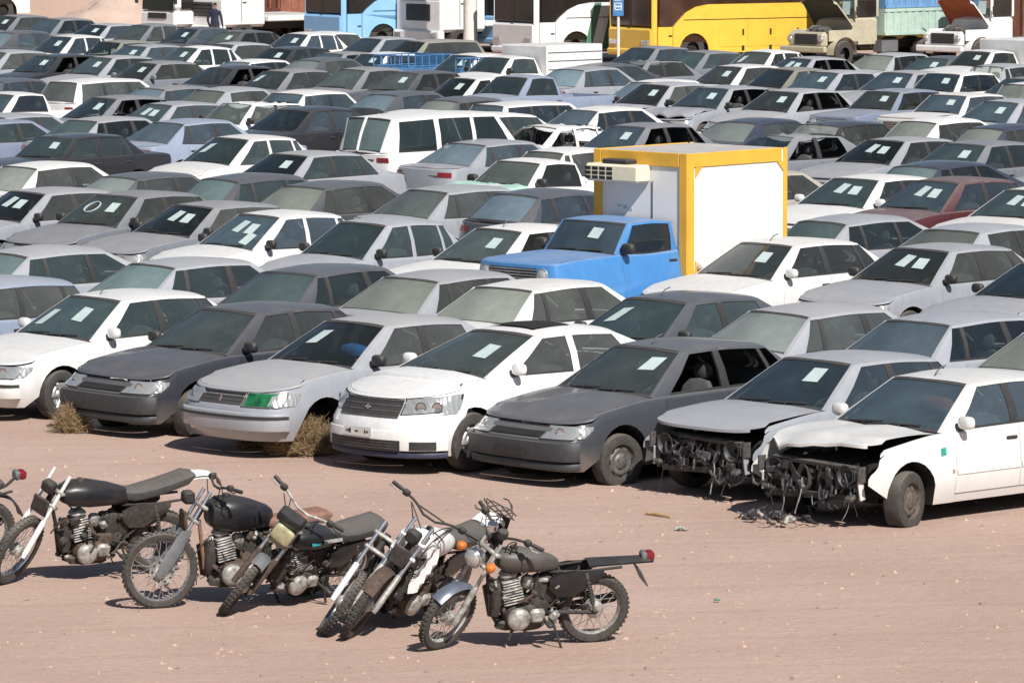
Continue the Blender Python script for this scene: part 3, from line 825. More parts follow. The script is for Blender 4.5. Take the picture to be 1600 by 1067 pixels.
        for k in range(opt.get('wires', 5)):
            y = rg2.uniform(-.6, .6); x = xn + rg2.uniform(.0, .16); z = rg2.uniform(.3, .5); pts = []
            ln = rg2.uniform(.2, z + .02); sw = rg2.uniform(-.10, .10); bx = rg2.uniform(.0, .10)
            for i in range(9):
                t = i / 8
                pts.append((x + bx * t * t + .012 * sin(4 * t + k), y + sw * t * t + .01 * sin(6 * t + 2 * k), max(.008, z - ln * t)))
            wm = MB(); wm.tube(pts, .0035 if k % 3 else .006, rg2.choice([TRIM, TRIM, ALU, BUMP]), 5); part('hanging_wire', wm)
    if typ == 'chery' and nose == 'std':
        lg = MB()
        for sd in (1, -1): patch(True, 90, 56, .255, .375, sd, .034, TRIM, mb=lg, zb=.42)
        for k in range(3):
            for sd in (1, -1): patch(True, 90, 58, .283 + k * .030, .290 + k * .030, sd, .040, STEEL, mb=lg, k_=1, zb=.42)
        part('lower_grille', lg)
        for sd in (1, -1): part('fog_lamp', patch(True, 47, 20, .275, .365, sd, .034, TRIM, 4, 2, zb=.42))
        lip = bumper(True, .175, .25, .012, simple('navy lip', (.03, .035, .07), .5)); part('chin_lip', lip)
        em = MB()
        x_ = C.xf - .095
        em.cbox((x_, 0, nzz - .09), (.02, .10, .03), CHROME, .008); em.cbox((x_, 0, nzz - .09), (.02, .03, .06), CHROME, .008); part('badge', em)
    if typ == 'samand' and nose == 'std' and lod == 1:
        em = MB(); x_ = C.xf - .085
        em.tube([(x_ + .01, -.05, nzz - .14), (x_ + .02, .03, nzz - .02)], .012, CHROME, 6); part('badge', em)
    # tail lamps
    tz = C.zsh(C.xr)
    if C.kind in ('sedan', 'pickup') or True:
        hz = .09 if C.kind == 'sedan' else .16
        if C.kind == 'chassis': hz = 0
        if hz:
            for sd in (1, -1):
                lm = patch(False, 62 if C.kind == 'sedan' else 36, 28, tz - .03 - hz, tz - .03, sd, .008, RED, 5, 2)
                part('tail_lamp', lm)
    # plates
    if opt.get('plate') and nose != 'none':
        pm = MB(); px = C.xf + .05
        zp = .45 if typ == 'chery' else .40; pm.box((px, 0, zp), (.012, .46, .10), PLATE if opt['plate'] != 'dark' else TRIM)
        if opt['plate'] == 'worn':
            for y, wd, hh_ in ((-.16, .03, .02), (-.12, .02, .03), (.02, .05, .016), (.13, .03, .05), (.17, .05, .015)): pm.box((px + .007, -y, zp), (.004, wd, hh_), INK)
        part('number_plate', pm)
    # mirrors
    mk_ = opt.get('mirror', 'black')
    if mk_ != 'none':
        for sd in (1, -1):
            if mk_ == 'left' and sd == -1: continue
            mm = MB()
            b = C.green(lerp(C.xcw, C.wins[0][0], .9), lerp(C.xwt, C.wins[0][1], .9), .08, sd)
            sz = 1.0 if typ not in ('suv', 'patrol', 'pickup', 'nissan') else 1.15
            mm.blob(b + Vector((.02, sd * .13, .055)), (.11 * sz, .20 * sz, .135 * sz), PAINT if mk_ == 'body' else TRIM, 3, 12, 8)
            mm.cbox(b + Vector((.0, sd * .03, .01)), (.10, .09, .06), TRIM, .02)
            part('side_mirror', mm, 'paint')
    # wipers, antenna
    if opt.get('wipers', True):
        for v0, v1 in ((-.62, .02), (.02, .66)) if lod == 1 else ((-.6, .6),):
            wm = MB()
            wm.tube([C.wscreen(.015 + .05 * (i / 5), lerp(v0, v1, i / 5), .02) for i in range(6)], .011, TRIM, 5)
            if lod == 1: wm.tube([C.wscreen(-.01, v0 + .3, .02), C.wscreen(.05, v0 + .34, .03)], .008, TRIM, 5)
            part('wiper', wm)
    if opt.get('antenna'):
        am = MB(); am.tube([(C.xwt - .06, 0, C.H - .01), (C.xwt - .13, 0, C.H + .05), (C.xwt - .2, .02, C.H + .075)], .008, TRIM, 5); part('antenna', am)
    # notices behind the screen
    for (pv, pu, kind_) in opt.get('papers', ()):
        pm = MB(); hw, hu = (.11, .165) if kind_ != 'w' else (.13, .14)
        q = []
        for du, dv in ((-1, -1), (-1, 1), (1, 1), (1, -1)):
            q.append(C.wscreen(pu + du * hu * (1 + .12 * sin(pv * 9)) + dv * .02 * sin(pv * 5 + pu * 7), pv + dv * hw * 1.25 * (1 + .1 * cos(pu * 9)) + du * (.03 + .03 * sin(pv * 11)), .004))
        m_ = {'p': PAPER, 'w': PAPER, 'b': simple('blue plastic', (.04, .16, .42), .4), 'r': simple('red cloth', (.25, .05, .04), .8)}[kind_]
        if kind_ in 'br':
            pm.blob(C.wscreen(pu, pv, -.14), (.14, .46, .16), m_, 2.6, 12, 8, None, .12, random.Random(2)); part('blue_bag' if kind_ == 'b' else 'red_cloth', pm)
        else:
            pm.grid([[q[0].lerp(q[1], i / 4).lerp(q[3].lerp(q[2], i / 4), j / 4) for i in range(5)] for j in range(5)], m_); part('notice_sheet', pm)
    # wheels
    rim = opt.get('rim', 'steel')
    for ai, a in enumerate(C.ax):
        for sd in (1, -1):
            if opt.get('nowheel') and ai == 0: continue
            R = C.R; tw = .185
            ty = MB(); flat = opt.get('flat')
            pr = [(R * .62, -.5), (R * .70, -.53), (R * .88, -.54), (R * .97, -.46), (R, -.32), (R * 1.0, 0), (R, .32), (R * .97, .46), (R * .88, .54), (R * .70, .53), (R * .62, .5)]
            ty.lathe([(r_, q * tw) for r_, q in pr], RUBBER, 28)
            if ai == 0 and flat:
                ty.v = [(x, y * (1 + .25 * max(0, -z / R - .5)), max(z, -R * .86)) for x, y, z in ty.v]
            rm = MB(); yo = sd * .5 * tw
            rmt = {'steel': STEEL, 'rusty': RUSTY, 'alloy': ALLOY, 'cap': ALLOY}[rim]
            rm.lathe([(R * .62, yo), (R * .60, yo - sd * .02), (R * .57, yo - sd * .045), (R * .45, yo - sd * .02), (R * .30, yo - sd * .028), (R * .24, yo - sd * .012), (R * .12, yo - sd * .004), (0, yo - sd * .004)], rmt, 28)
            if rim in ('alloy', 'cap'):
                for k in range(6):
                    an = 2 * pi * k / 6
                    M = Matrix.Rotation(-an, 3, 'Y')
                    rm.cbox(M @ Vector((R * .38, yo - sd * .012, 0)), (R * .42, .03, R * .15), ALLOY, .01, M)
                rm.lathe([(R * .55, yo - sd * .03), (R * .18, yo - sd * .034)], DARK, 24)
            else:
                for k in range(4):
                    an = 2 * pi * k / 4 + .4
                    rm.lathe([(.012, yo + sd * .002), (.012, yo - sd * .02)], CHROME, 6, (R * .2 * cos(an), 0, R * .2 * sin(an)))
                for k in range(8):
                    an = 2 * pi * k / 8
                    M = Matrix.Rotation(-an, 3, 'Y'); rm.cbox(M @ Vector((R * .5, yo - sd * .029, 0)), (.022, .012, .05), DARK, .004, M)
            M = Matrix.Translation((a, sd * (C.W / 2 - .125), R - (R * .14 if ai == 0 and flat else 0)))
            if ai == 0: M = M @ Matrix.Rotation(radians(opt.get('steer', 0)), 4, 'Z')
            if lod == 1:
                ty.xf(M); rm.xf(M); part('wheel', ty, None, [('rim', rm, None)])
            else:
                ty.xf(M); rm.xf(M); o = len(ty.v)
                for f, mi in zip(rm.f, rm.m):
                    ty.f.append(tuple(i + o for i in f)); ty.m.append(ty.slot(rm.mats[mi]))
                ty.v += rm.v
                part('wheel', ty)
    for extra in opt.get('extra', ()): extra(C, part, body)
    part('body', body, 'paint')
    out = []
    for name, mb, ck, subs, sm in parts:
        out.append((name, mb.mesh(name, sm), ck, [(n_, m_.mesh(n_), c_) for n_, m_, c_ in subs]))
    PROTO[key] = (C, out)
    return PROTO[key]

COLOURS = {
 'white': (.76, .76, .75), 'silver': (.31, .33, .372), 'grey': (.155, .168, .195), 'darkgrey': (.055, .061, .074), 'black': (.022, .022, .025),
 'beige': (.36, .33, .28), 'maroon': (.085, .02, .025), 'paleblue': (.25, .305, .41), 'blue': (.05, .20, .47), 'charcoal': (.034, .037, .048), 'olive': (.19, .185, .15), 'navy': (.03, .036, .06),
 'greyblue': (.18, .215, .30),
}
def instance(root, out, paint, gf=.35, gr=.7, gs=.25, dust=1.0, tint=(1, 1, 1)):
    gl = {'glass_f': (.17, .21, .21, gf), 'glass_r': (.235, .27, .262, gr), 'glass_s': (.19, .215, .22, gs)}
    gl = {k: (v[0] * tint[0], v[1] * tint[1], v[2] * tint[2], v[3]) for k, v in gl.items()}
    for name, me, ck, subs in out:
        o = new_obj(name, me, root, gl.get(ck) if ck in gl else (*paint, dust))
        for n_, m_, c_ in subs: new_obj(n_, m_, o, (*paint, dust))
# ------------------------------------------------------------------ motorcycles
TYRE_D = simple('worn dusty bike tyre', (.045, .040, .036), .9, var=.4, scale=30, dust=.25)
FRAME = simple('grimy bike frame', (.022, .02, .019), .7, .1, var=.5, scale=30, dust=.14)
GRIME = simple('oily dirt', (.036, .030, .026), .85, var=.6, scale=22, bump=.5, dust=.14)
RUST = simple('brown rust', (.075, .05, .038), .85, var=.5, scale=25, bump=.3)
SEATM = simple('dusty seat vinyl', (.045, .043, .043), .75, var=.3, scale=25, dust=.16)
GREYPL = simple('grey fork plastic', (.13, .135, .145), .55, var=.2)
SHINY = simple('bright chrome tube', (.8, .8, .8), .18, .9, var=.1)
WHITEPL = simple('scuffed white plastic', (.68, .67, .66), .5, var=.15, dust=.1)
BLACKPL = simple('scuffed black plastic', (.013, .013, .016), .38, var=.4, dust=.07)
TANNED = simple('faded brown plastic', (.22, .12, .085), .7, var=.3)
TEAL = simple('teal decal', (.02, .28, .30), .5)
YELLOWED = simple('yellowed lamp glass', (.48, .46, .28), .25, .2)
BLUEGREY = simple('blue-grey fender', (.13, .15, .19), .35, .3, var=.2)
OLIVEM = simple('dull brown tank', (.055, .05, .045), .5, var=.3, dust=.2)
SPOKE = simple('dull spoke wire', (.26, .25, .24), .7, 0, var=.3)
def loft(mb, secs, mat, n=14, e=2.6, caps=True):
    "secs: (x, y, zc, half width, half height)"
    def sg(a): return math.copysign(abs(a) ** (2 / e), a)
    P = [[Vector((x, y + hw * sg(cos(2 * pi * j / n)), zc + hh * sg(sin(2 * pi * j / n)))) for j in range(n)] for x, y, zc, hw, hh in secs]
    mb.grid(P, mat, True)
    if caps: mb.poly(P[0], mat); mb.poly(P[-1][::-1], mat)
def wheel_parts(R, tw, spokes=True, rim_mat=None, flat=0, hub=.06):
    ty = MB(); n = 36
    rt = tw * .55
    prof = [(R - rt * 1.75, -tw * .34), (R - rt * 1.2, -tw * .5), (R - rt * .5, -tw * .48), (R - rt * .1, -tw * .28), (R, 0), (R - rt * .1, tw * .28), (R - rt * .5, tw * .48), (R - rt * 1.2, tw * .5), (R - rt * 1.75, tw * .34)]
    ty.lathe(prof, TYRE_D, n)
    for k in range(44):      # tread knobs
        a = 2 * pi * k / 44
        for sy in (-.22, .22):
            M = Matrix.Rotation(-a, 3, 'Y'); ty.box(M @ Vector((R - .002, sy * tw, 0)), (.012, tw * .26, R * .065), TYRE_D, M)
    if flat: ty.v = [(x, y * (1 + .5 * max(0, -z / R - .6)), max(z, -R + flat)) for x, y, z in ty.v]
    rm = MB(); rr = R - rt * 1.7
    rm.lathe([(rr + .012, -tw * .33), (rr - .004, -tw * .30), (rr - .014, -tw * .12), (rr - .014, tw * .12), (rr - .004, tw * .30), (rr + .012, tw * .33)], rim_mat or CHROME, n)
    sp = MB()
    if spokes:
        for k in range(32):
            a = 2 * pi * k / 32; b = a + (.5 if k % 2 else -.5); sy = .03 if k % 4 < 2 else -.03
            sp.tube([(hub * cos(b), sy, hub * sin(b)), ((rr - .01) * cos(a), 0, (rr - .01) * sin(a))], .0026, SPOKE, 4, False)
    hb = MB(); hb.lathe([(0, -.055), (hub * .6, -.055), (hub, -.035), (hub, .035), (hub * .6, .055), (0, .055)], ALU, 16)
    hb.lathe([(.012, -.09), (.012, .09)], STEEL, 8)
    return ty, rm, sp, hb

def motorcycle(name, label, front, rear, lean, o):
    "front / rear: pixels of the two contact patches in the photograph"
    pf, pr = at(*front), at(*rear)
    dv = pf - pr; SC = 1.055; wb = o.get('wb') or dv.length / SC
    yaw = atan2(dv.y, dv.x)
    dn = dv.normalized(); pr = pf - dn * wb * SC
    root = new_obj(name, None, loc=(pr.x, pr.y, o.get('z', 0)))
    root.rotation_euler = (Matrix.Rotation(yaw, 4, 'Z') @ Matrix.Rotation(radians(lean), 4, 'X')).to_euler()
    root.scale = (SC, SC, SC)
    tag(root, label, 'motorcycle', 'wrecked motorcycles')
    rg = random.Random(o.get('seed', 1))
    def put(nm, mb, parent=root, sm=38):
        return new_obj(nm, mb.mesh(nm, sm), parent)
    Rf, Rr = o.get('Rf', .30), o.get('Rr', .295)
    tw = o.get('tw', .072)
    rake = radians(o.get('rake', 27))
    ax = Vector((-sin(rake), 0, cos(rake)))
    axle = Vector((wb, 0, Rf))
    head = axle + ax * o.get('flen', .62) + Vector((-.045, 0, 0))
    ST = Matrix.Translation(head) @ Matrix.Rotation(radians(o.get('steer', 0)), 4, ax) @ Matrix.Translation(-head)
    miss = o.get('miss', '')
    def steered(nm, mb, parent=root):
        mb.xf(ST); return put(nm, mb, parent)
    # front wheel
    ty, rm, sp, hb = wheel_parts(Rf, tw, True, o.get('rim'), o.get('flat', .02))
    if 'F' not in miss:
        M = Matrix.Translation(axle)
        for q in (ty, rm, sp, hb): q.xf(M)
        wobj = steered('front_wheel', ty)
        for nm, q in (('rim', rm), ('spokes', sp), ('hub', hb)): steered(nm, q, wobj)
        if o.get('disc'):
            dm = MB(); dm.lathe([(.06, .06), (.115, .06), (.115, .066), (.06, .066)], ALU, 24)
            for k in range(10):
                a = 2 * pi * k / 10; dm.lathe([(0, .07), (.010, .07)], DARK, 8, (.09 * cos(a), 0, .09 * sin(a)))
            dm.lathe([(0, .068), (.06, .068), (.07, .05)], WHITEPL, 6); dm.xf(M); steered('brake_disc', dm, wobj)
    # fork
    for sd in (1, -1):
        if o.get('forks', 2) == 1 and sd == -1: continue
        b = axle + Vector((0, sd * .085, 0)); t = b + ax * (o.get('flen', .62) + o.get('ftop', .12))
        fm = MB(); mid = b + ax * .33
        fm.tube([b - ax * .03, b + ax * .03, mid, mid + ax * .01], [.022, .028, .026, .022], o.get('slider', ALU), 10)
        fm.tube([mid, t], .0175, o.get('stanchion', SHINY), 10)
        fo = steered('fork_leg', fm)
        if o.get('guard'):
            gm = MB(); loftv = [(-.02, .02), (.06, .045), (.18, .05), (.30, .04), (.42, .03)]
            gm.grid([[b + ax * a + Vector((.02 + q * .02, sd * (.03 + .01 * (1 - q * q)), 0)) + Vector((w_ * q, 0, 0)) for q in (-1, -.4, .4, 1)] for a, w_ in loftv], GREYPL)
            steered('fork_guard', gm, fo)
    tr = MB()
    for a in (.50, .64):
        c = axle + ax * (o.get('flen', .62) - .62 + a) ; tr.cbox(c + Vector((-.02, 0, 0)), (.07, .24, .035), o.get('clamp', ALU), .01, Matrix.Rotation(-rake, 3, 'Y'))
    tr.tube([head - ax * .15, head + ax * .05], .028, FRAME, 10)
    steered('fork_clamp', tr)
    # front mudguard
    if 'f' not in miss:
        m = MB(); a0, a1 = o.get('fend', (55, 130)); rf = Rf + o.get('fgap', .03)
        P = []
        for i in range(9):
            a = radians(lerp(a0, a1, i / 8))
            P.append([Vector((axle.x + (rf - .02 * q * q) * cos(a), q * .062, axle.z + (rf - .022 * q * q) * sin(a))) for q in (-1, -.6, 0, .6, 1)])
        m.grid(P, o.get('fender', BLUEGREY)); steered('front_mudguard', m)
    # handlebar
    hc = head + ax * (.03 + o.get('ftop', .12)) + Vector((-.02, 0, 0)); bw, up = o.get('bar', (.36, .10))
    hb_ = MB()
    half_ = [Vector((0, 0, 0)), Vector((0, .06, .0)), Vector((-.01, .14, up * .75)), Vector((-.03, .20, up)), Vector((-.10, bw, up * .9))]
    pts = [hc + Vector((p.x, -p.y, p.z)) for p in half_[::-1]] + [hc + p for p in half_[1:]]
    hb_.tube(pts, .0115, o.get('barmat', FRAME), 8)
    if o.get('crossbar'): hb_.tube([hc + Vector((-.01, -.15, up * .8)), hc + Vector((-.01, .15, up * .8))], .007, FRAME, 6)
    if 'h' not in miss:
        ho = steered('handlebar', hb_)
        for sd in (1, -1):
            if o.get('grips', 3) & (1 if sd == 1 else 2):
                e0, e1 = hc + Vector((half_[3].x * .4 + half_[4].x * .6, sd * lerp(.2, bw, .5), up * .95)), hc + Vector((half_[4].x - .005, sd * (bw + .012), up * .9))
                gm = MB(); gm.tube([e0, e1], .0175, TRIM if o.get('gripmat') is None else o['gripmat'], 10); steered('grip', gm, ho)
                lv = MB(); lv.blob(e0 + Vector((.03, sd * -.03, .01)), (.06, .07, .055), FRAME, 3, 8, 5)
                lv.tube([e0 + Vector((.04, 0, 0)), e0.lerp(e1, .5) + Vector((.07, 0, -.005)), e1 + Vector((.055, 0, -.01))], .006, ALU if rg.random() > .4 else FRAME, 6)
                steered('lever', lv, ho)
    # lamp, instruments
    lp = axle + ax * (o.get('flen', .62) - .04) + Vector((.13, 0, .03))
    if o.get('lamp') == 'round':
        m = MB(); m.lathe([(0, .055), (.04, .05), (.07, .028), (.078, 0)], LAMP, 20, tuple(lp), 'x')
        m.lathe([(.084, .01), (.082, -.03), (.06, -.08), (0, -.10)], o.get('lampbody', BLACKPL), 20, tuple(lp), 'x'); m.lathe([(.078, 0), (.088, .004), (.084, .012)], CHROME, 20, tuple(lp), 'x'); steered('headlamp', m)
        for sd in (1, -1):
            m = MB(); c = lp + Vector((-.03, sd * .17, 0)); m.blob(c, (.08, .075, .075), AMBER, 3, 10, 6); m.tube([c, c - Vector((0, sd * .1, 0))], .009, CHROME, 6); steered('indicator', m)
        m = MB(); m.lathe([(.045, .0), (.045, .05), (.04, .06), (0, .06)], FRAME, 16, tuple(hc + Vector((.06, .06, .03))), 'z'); m.lathe([(.045, .0), (.045, .05), (.04, .06), (0, .06)], CHROME, 16, tuple(hc + Vector((.06, -.06, .03))), 'z'); steered('instruments', m)
    elif o.get('lamp') == 'square':
        m = MB(); m.blob(lp + Vector((.02, 0, .02)), (.07, .19, .16), YELLOWED, 5, 14, 8); m.cbox(lp + Vector((-.04, 0, .02)), (.08, .18, .15), BLACKPL, .02); m.cbox(lp + Vector((-.0, 0, -.09)), (.03, .2, .035), BEIGE_CLOTH, .01); steered('headlamp', m)
        m = MB(); m.cbox(lp + Vector((-.02, -.02, .17)), (.13, .24, .10), BLACKPL, .02, Euler((.1, .35, 0)).to_matrix()); steered('instrument_case', m)
    elif o.get('lamp') == 'stub':
        m = MB(); m.cbox(lp + Vector((-.06, .01, .10)), (.10, .12, .11), FRAME, .02); m.cbox(lp + Vector((-.03, 0, -.10)), (.03, .17, .17), o.get('numplate', GRIME), .02); steered('lamp_bracket', m)
    # frame
    sh = Vector((.33, 0, o.get('seat_z', .66)))       # seat height above the ground at the rear frame
    tail = Vector((-.18, 0, sh.z + o.get('tail_up', .03)))
    hd = head + Vector((-.03, 0, -.03)); eng = Vector((wb * .52, 0, .36))
    fr = MB()
    fr.tube([hd, hd + Vector((-.20, 0, -.06)), sh + Vector((.12, 0, .02)), sh], .02, FRAME, 8)
    fr.tube([hd - ax * .10, Vector((eng.x + .24, 0, .33)), Vector((eng.x + .16, 0, .19)), Vector((eng.x - .18, 0, .18)), Vector((.40, 0, .30)), sh], .018, o.get('framemat', FRAME), 8)
    for sd in (1, -1):
        fr.tube([sh + Vector((.1, sd * .05, 0)), sh + Vector((-.2, sd * .10, .01)), tail + Vector((0, sd * .09, 0))], .012, FRAME, 7)
        fr.tube([Vector((.42, sd * .08, .36)), sh + Vector((-.28, sd * .11, 0))], .011, FRAME, 7)
    put('frame', fr)
    sa = MB()
    for sd in (1, -1): sa.tube([(.40, sd * .07, .31), (.0, sd * .085, Rr)], .017, FRAME, 7)
    sa.tube([(.40, -.09, .31), (.40, .09, .31)], .02, FRAME, 8); put('swing_arm', sa)
    # engine
    en = MB(); em, cm = o.get('eng', ALU), o.get('case', GRIME)
    en.blob(eng + Vector((-.05, 0, -.07)), (.36, .24, .22), cm, 3.2, 14, 8, None, .03, rg)
    en.blob(eng + Vector((-.16, 0, .01)), (.2, .2, .2), cm, 3, 12, 6, None, .04, rg)
    eo = put('engine', en)
    for sd in (1, -1):
        m = MB(); m.lathe([(0, .03), (.06, .028), (.085, .016), (.095, 0), (.095, -.03)], em, 18, (eng.x + .02, sd * .125, eng.z - .08), 'y')
        if sd == -1: m.v = [(x, -((y + .125)) - .125, z) for x, y, z in m.v]
        m.cbox((eng.x - .13, sd * .12, eng.z - .05), (.13, .05, .12), em, .03); put('crankcase_cover', m, eo)
    cy = MB(); tl = Matrix.Rotation(radians(o.get('cyl', -12)), 3, 'Y').inverted()
    c0 = eng + Vector((.06, 0, .05))
    for k in range(9):
        s_ = 1.0 if k < 6 else .86
        cy.cbox(c0 + tl @ Vector((0, 0, k * .024)), (.17 * s_, .185 * s_, .011), em, .006, tl)
    cy.cbox(c0 + tl @ Vector((0, 0, .095)), (.12, .13, .20), em, .02, tl); cy.cbox(c0 + tl @ Vector((0, 0, .235)), (.14, .13, .06), em, .025, tl); put('cylinder', cy, eo)
    cb = MB(); q = c0 + tl @ Vector((-.15, 0, .12)); cb.blob(q, (.11, .09, .12), em, 3, 10, 6); cb.tube([q, q + Vector((-.12, 0, .03))], .03, TRIM, 10); put('carburettor', cb, eo)
    gk = MB()
    for c_, s_ in (((eng.x - .20, 0, .50), (.22, .15, .26)), ((eng.x + .20, 0, .42), (.10, .14, .30)), ((eng.x - .02, 0, .20), (.42, .16, .10)), ((.40, 0, .48), (.16, .16, .24))):
        gk.blob(c_, s_, GRIME, 3, 12, 8, None, .10, rg)
    for k in range(int(o.get('junk', 26) * 1.7)):
        c = Vector((rg.uniform(.30, wb * .52 + .24), rg.uniform(-.10, .10), rg.uniform(.22, .62)))
        if rg.random() < .5: gk.cbox(c, (rg.uniform(.02, .10), rg.uniform(.02, .07), rg.uniform(.02, .09)), rg.choice([GRIME, FRAME, GRIME, RUST, ALU]), .01, Euler((rg.uniform(-1, 1), rg.uniform(-1, 1), rg.uniform(-1, 1))).to_matrix())
        else:
            pts = [c]
            for i in range(5): pts.append(pts[-1] + Vector((rg.uniform(-.07, .07), rg.uniform(-.03, .03), rg.uniform(-.07, .06))))
            gk.tube(pts, rg.choice([.005, .008, .013]), rg.choice([TRIM, GRIME, FRAME, RUST]), 5)
    put('engine_clutter', gk)['kind'] = 'stuff'
    if 'e' not in miss:
        ex = MB(); y = -.11
        ex.tube([c0 + tl @ Vector((.08, 0, .2)), c0 + Vector((.22, y * .5, .10)), (eng.x + .20, y, .24), (eng.x - .02, y, .18), (.30, y - .02, .22)], .02, o.get('pipe', RUST), 10)
        ex.tube([(.32, y - .02, .22), (.22, y - .03, .25), (-.22, y - .03, .33), (-.26, y - .03, .335)], [.02, .042, .042, .02], o.get('muffler', RUST), 12); put('exhaust', ex)
    # tank
    if 't' not in miss:
        m = MB(); tz = o.get('tank_z', .80); tl_ = o.get('tank', (.14, .13)); x1 = hd.x - .02; x0 = sh.x + .02
        secs = []
        for t, wf, zf, hf in ((0, .35, -.03, .45), (.08, .60, -.02, .62), (.3, .86, 0, .82), (.6, 1.0, .02, 1.0), (.85, .92, .03, .92), (.97, .66, .03, .62), (1, .3, .02, .35)):
            secs.append((lerp(x0, x1, t), 0, tz + zf, tl_[0] * wf, tl_[1] * hf))
        loft(m, secs, o.get('tankmat', BLACKPL), 16, 2.5)
        to = put('fuel_tank', m)
        m = MB(); m.lathe([(.034, 0), (.034, .02), (.028, .028), (0, .028)], o.get('cap', FRAME), 12, (lerp(x0, x1, .72), 0, tz + .02 + tl_[1] * .96), 'z'); put('filler_cap', m, to)
        for (t0, t1, zz, hh, mt) in o.get('decal', ()):
            dm = MB(); xa, xb_ = lerp(x0, x1, t0), lerp(x0, x1, t1)
            for sd in (1, -1): dm.grid([[Vector((lerp(xa, xb_, i / 4), sd * (tl_[0] * 1.03 - .02 * abs(j)), tz + zz + hh * j)) for j in (-1, 0, 1)] for i in range(5)], mt)
            put('tank_decal', dm, to)
    # seat
    if 's' not in miss:
        m = MB(); sx = o.get('seatx', (.46, -.22)); su = o.get('seat_up', .10); stz = sh.z + .07
        secs = []
        for i in range(10):
            t = i / 9; z = stz + su * t ** 1.6 + (.05 * (1 - t * 5) if t < .2 else 0); en_ = min(1, .25 + 6 * t, .25 + 7 * (1 - t))
            secs.append((lerp(sx[0], sx[1], t), 0, z, .125 * (.62 + .38 * min(1, t * 2.5)) * min(1, .5 + en_ * .5), .055 * en_))
        loft(m, secs, o.get('seatmat', SEATM), 14, 3.2); put('seat', m)
    # rear mudguard, lamp, plate
    if 'r' not in miss:
        m = MB(); st = o.get('rfender', 'steel'); rm_ = o.get('rfmat', BLACKPL)
        if st == 'trail':
            P = [[Vector((lerp(.1, -.46, i / 7), q * lerp(.09, .07, i / 7), sh.z + .07 + o.get('rf_up', .10) * (i / 7) - .02 * q * q)) for q in (-1, -.5, 0, .5, 1)] for i in range(8)]
            P2 = [[p - Vector((0, 0, .012)) for p in r] for r in P]; m.grid(P, rm_); m.grid(P2, rm_)
        else:
            P = [[Vector(((Rr + .07) * cos(a), q * .075, Rr + .04 + (Rr + .07 - .03 * q * q) * sin(a))) for q in (-1, -.6, 0, .6, 1)] for a in [radians(lerp(60, 165, i / 9)) for i in range(10)]]
            m.grid(P, rm_)
        put('rear_mudguard', m)
    if o.get('tail'):
        m = MB(); c = tail + Vector((-.22, 0, .02)) + Vector(o.get('tail_off', (0, 0, 0)))
        m.cbox(c + Vector((.03, 0, 0)), (.05, .10, .085), GREYPL, .015); m.blob(c + Vector((-.02, 0, 0)), (.08, .11, .085), RED, 3.5, 12, 6); m.tube([c + Vector((.03, 0, -.02)), tail + Vector((.02, 0, .02)), sh + Vector((-.3, 0, .01))], .014, FRAME, 6); put('tail_lamp', m)
    if o.get('plate'):
        m = MB(); m.cbox(tail + Vector((-.20, 0, -.11)), (.012, .2, .16), GREYPL, .004, Matrix.Rotation(radians(28), 3, 'Y')); put('plate_bracket', m)
    # side panels
    for sd in (1, -1):
        if 'p' in miss: break
        m = MB(); q = o.get('panelmat', BLACKPL)
        P = [[Vector((x, sd * (.115 + .012 * (1 - abs(j))), z0 + (z1 - z0) * (j + 1) / 2)) for j in (-1, -.5, 0, .5, 1)] for x, z0, z1 in ((.44, sh.z - .12, sh.z - .04), (.36, sh.z - .2, sh.z + .0), (.22, sh.z - .2, sh.z + .02), (.06, sh.z - .10, sh.z + .02), (-.02, sh.z - .03, sh.z + .02))]
        m.grid(P, q); m.grid([[p - Vector((0, sd * .02, 0)) for p in r] for r in P], q); put('side_cover', m)
    # rear wheel, shocks
    if 'R' not in miss:
        ty, rm, sp, hb = wheel_parts(Rr, tw + .01, True, o.get('rim'), o.get('flat', .02), .075)
        M = Matrix.Translation((0, 0, Rr))
        for q in (ty, rm, sp, hb): q.xf(M)
        wo_ = put('rear_wheel', ty)
        for nm, q in (('rim', rm), ('spokes', sp), ('hub', hb)): put(nm, q, wo_)
        ck = MB(); ck.lathe([(.03, -.078), (.085, -.078), (.09, -.07), (.03, -.07)], RUST, 22, (0, 0, Rr)); put('sprocket', ck, wo_)
    for sd in (1, -1):
        m = MB(); a, b = Vector((.03, sd * .105, Rr + .02)), sh + Vector((-.20, sd * .115, 0))
        m.tube([a, b], .014, STEEL, 8)
        m.tube([a.lerp(b, .2 + .6 * i / 40) + Vector((.024 * cos(i * 1.25), .024 * sin(i * 1.25), 0)) for i in range(41)], .005, o.get('spring', FRAME), 5); put('shock_absorber', m)
    m = MB(); m.tube([(.40, .10, .30), (.34, .20, .10), (.30, .27, -.02)], .011, FRAME, 7); m.cbox((.30, .28, 0), (.06, .06, .015), FRAME, .004); put('side_stand', m)
    m = MB(); m.tube([(.46, -.26, .28), (.46, .26, .28)], .011, FRAME, 7)
    for sd in (1, -1): m.cbox((.46, sd * .25, .285), (.05, .10, .03), TRIM, .008)
    put('foot_pegs', m)
    cg = MB(); cg.box((.2, -.10, Rr + .085), (.44, .012, .05), FRAME); cg.tube([(.40, -.09, .35), (.02, -.09, Rr + .075)], .008, RUST, 5); cg.tube([(.40, -.09, .26), (.02, -.09, Rr - .075)], .008, RUST, 5); put('chain', cg)
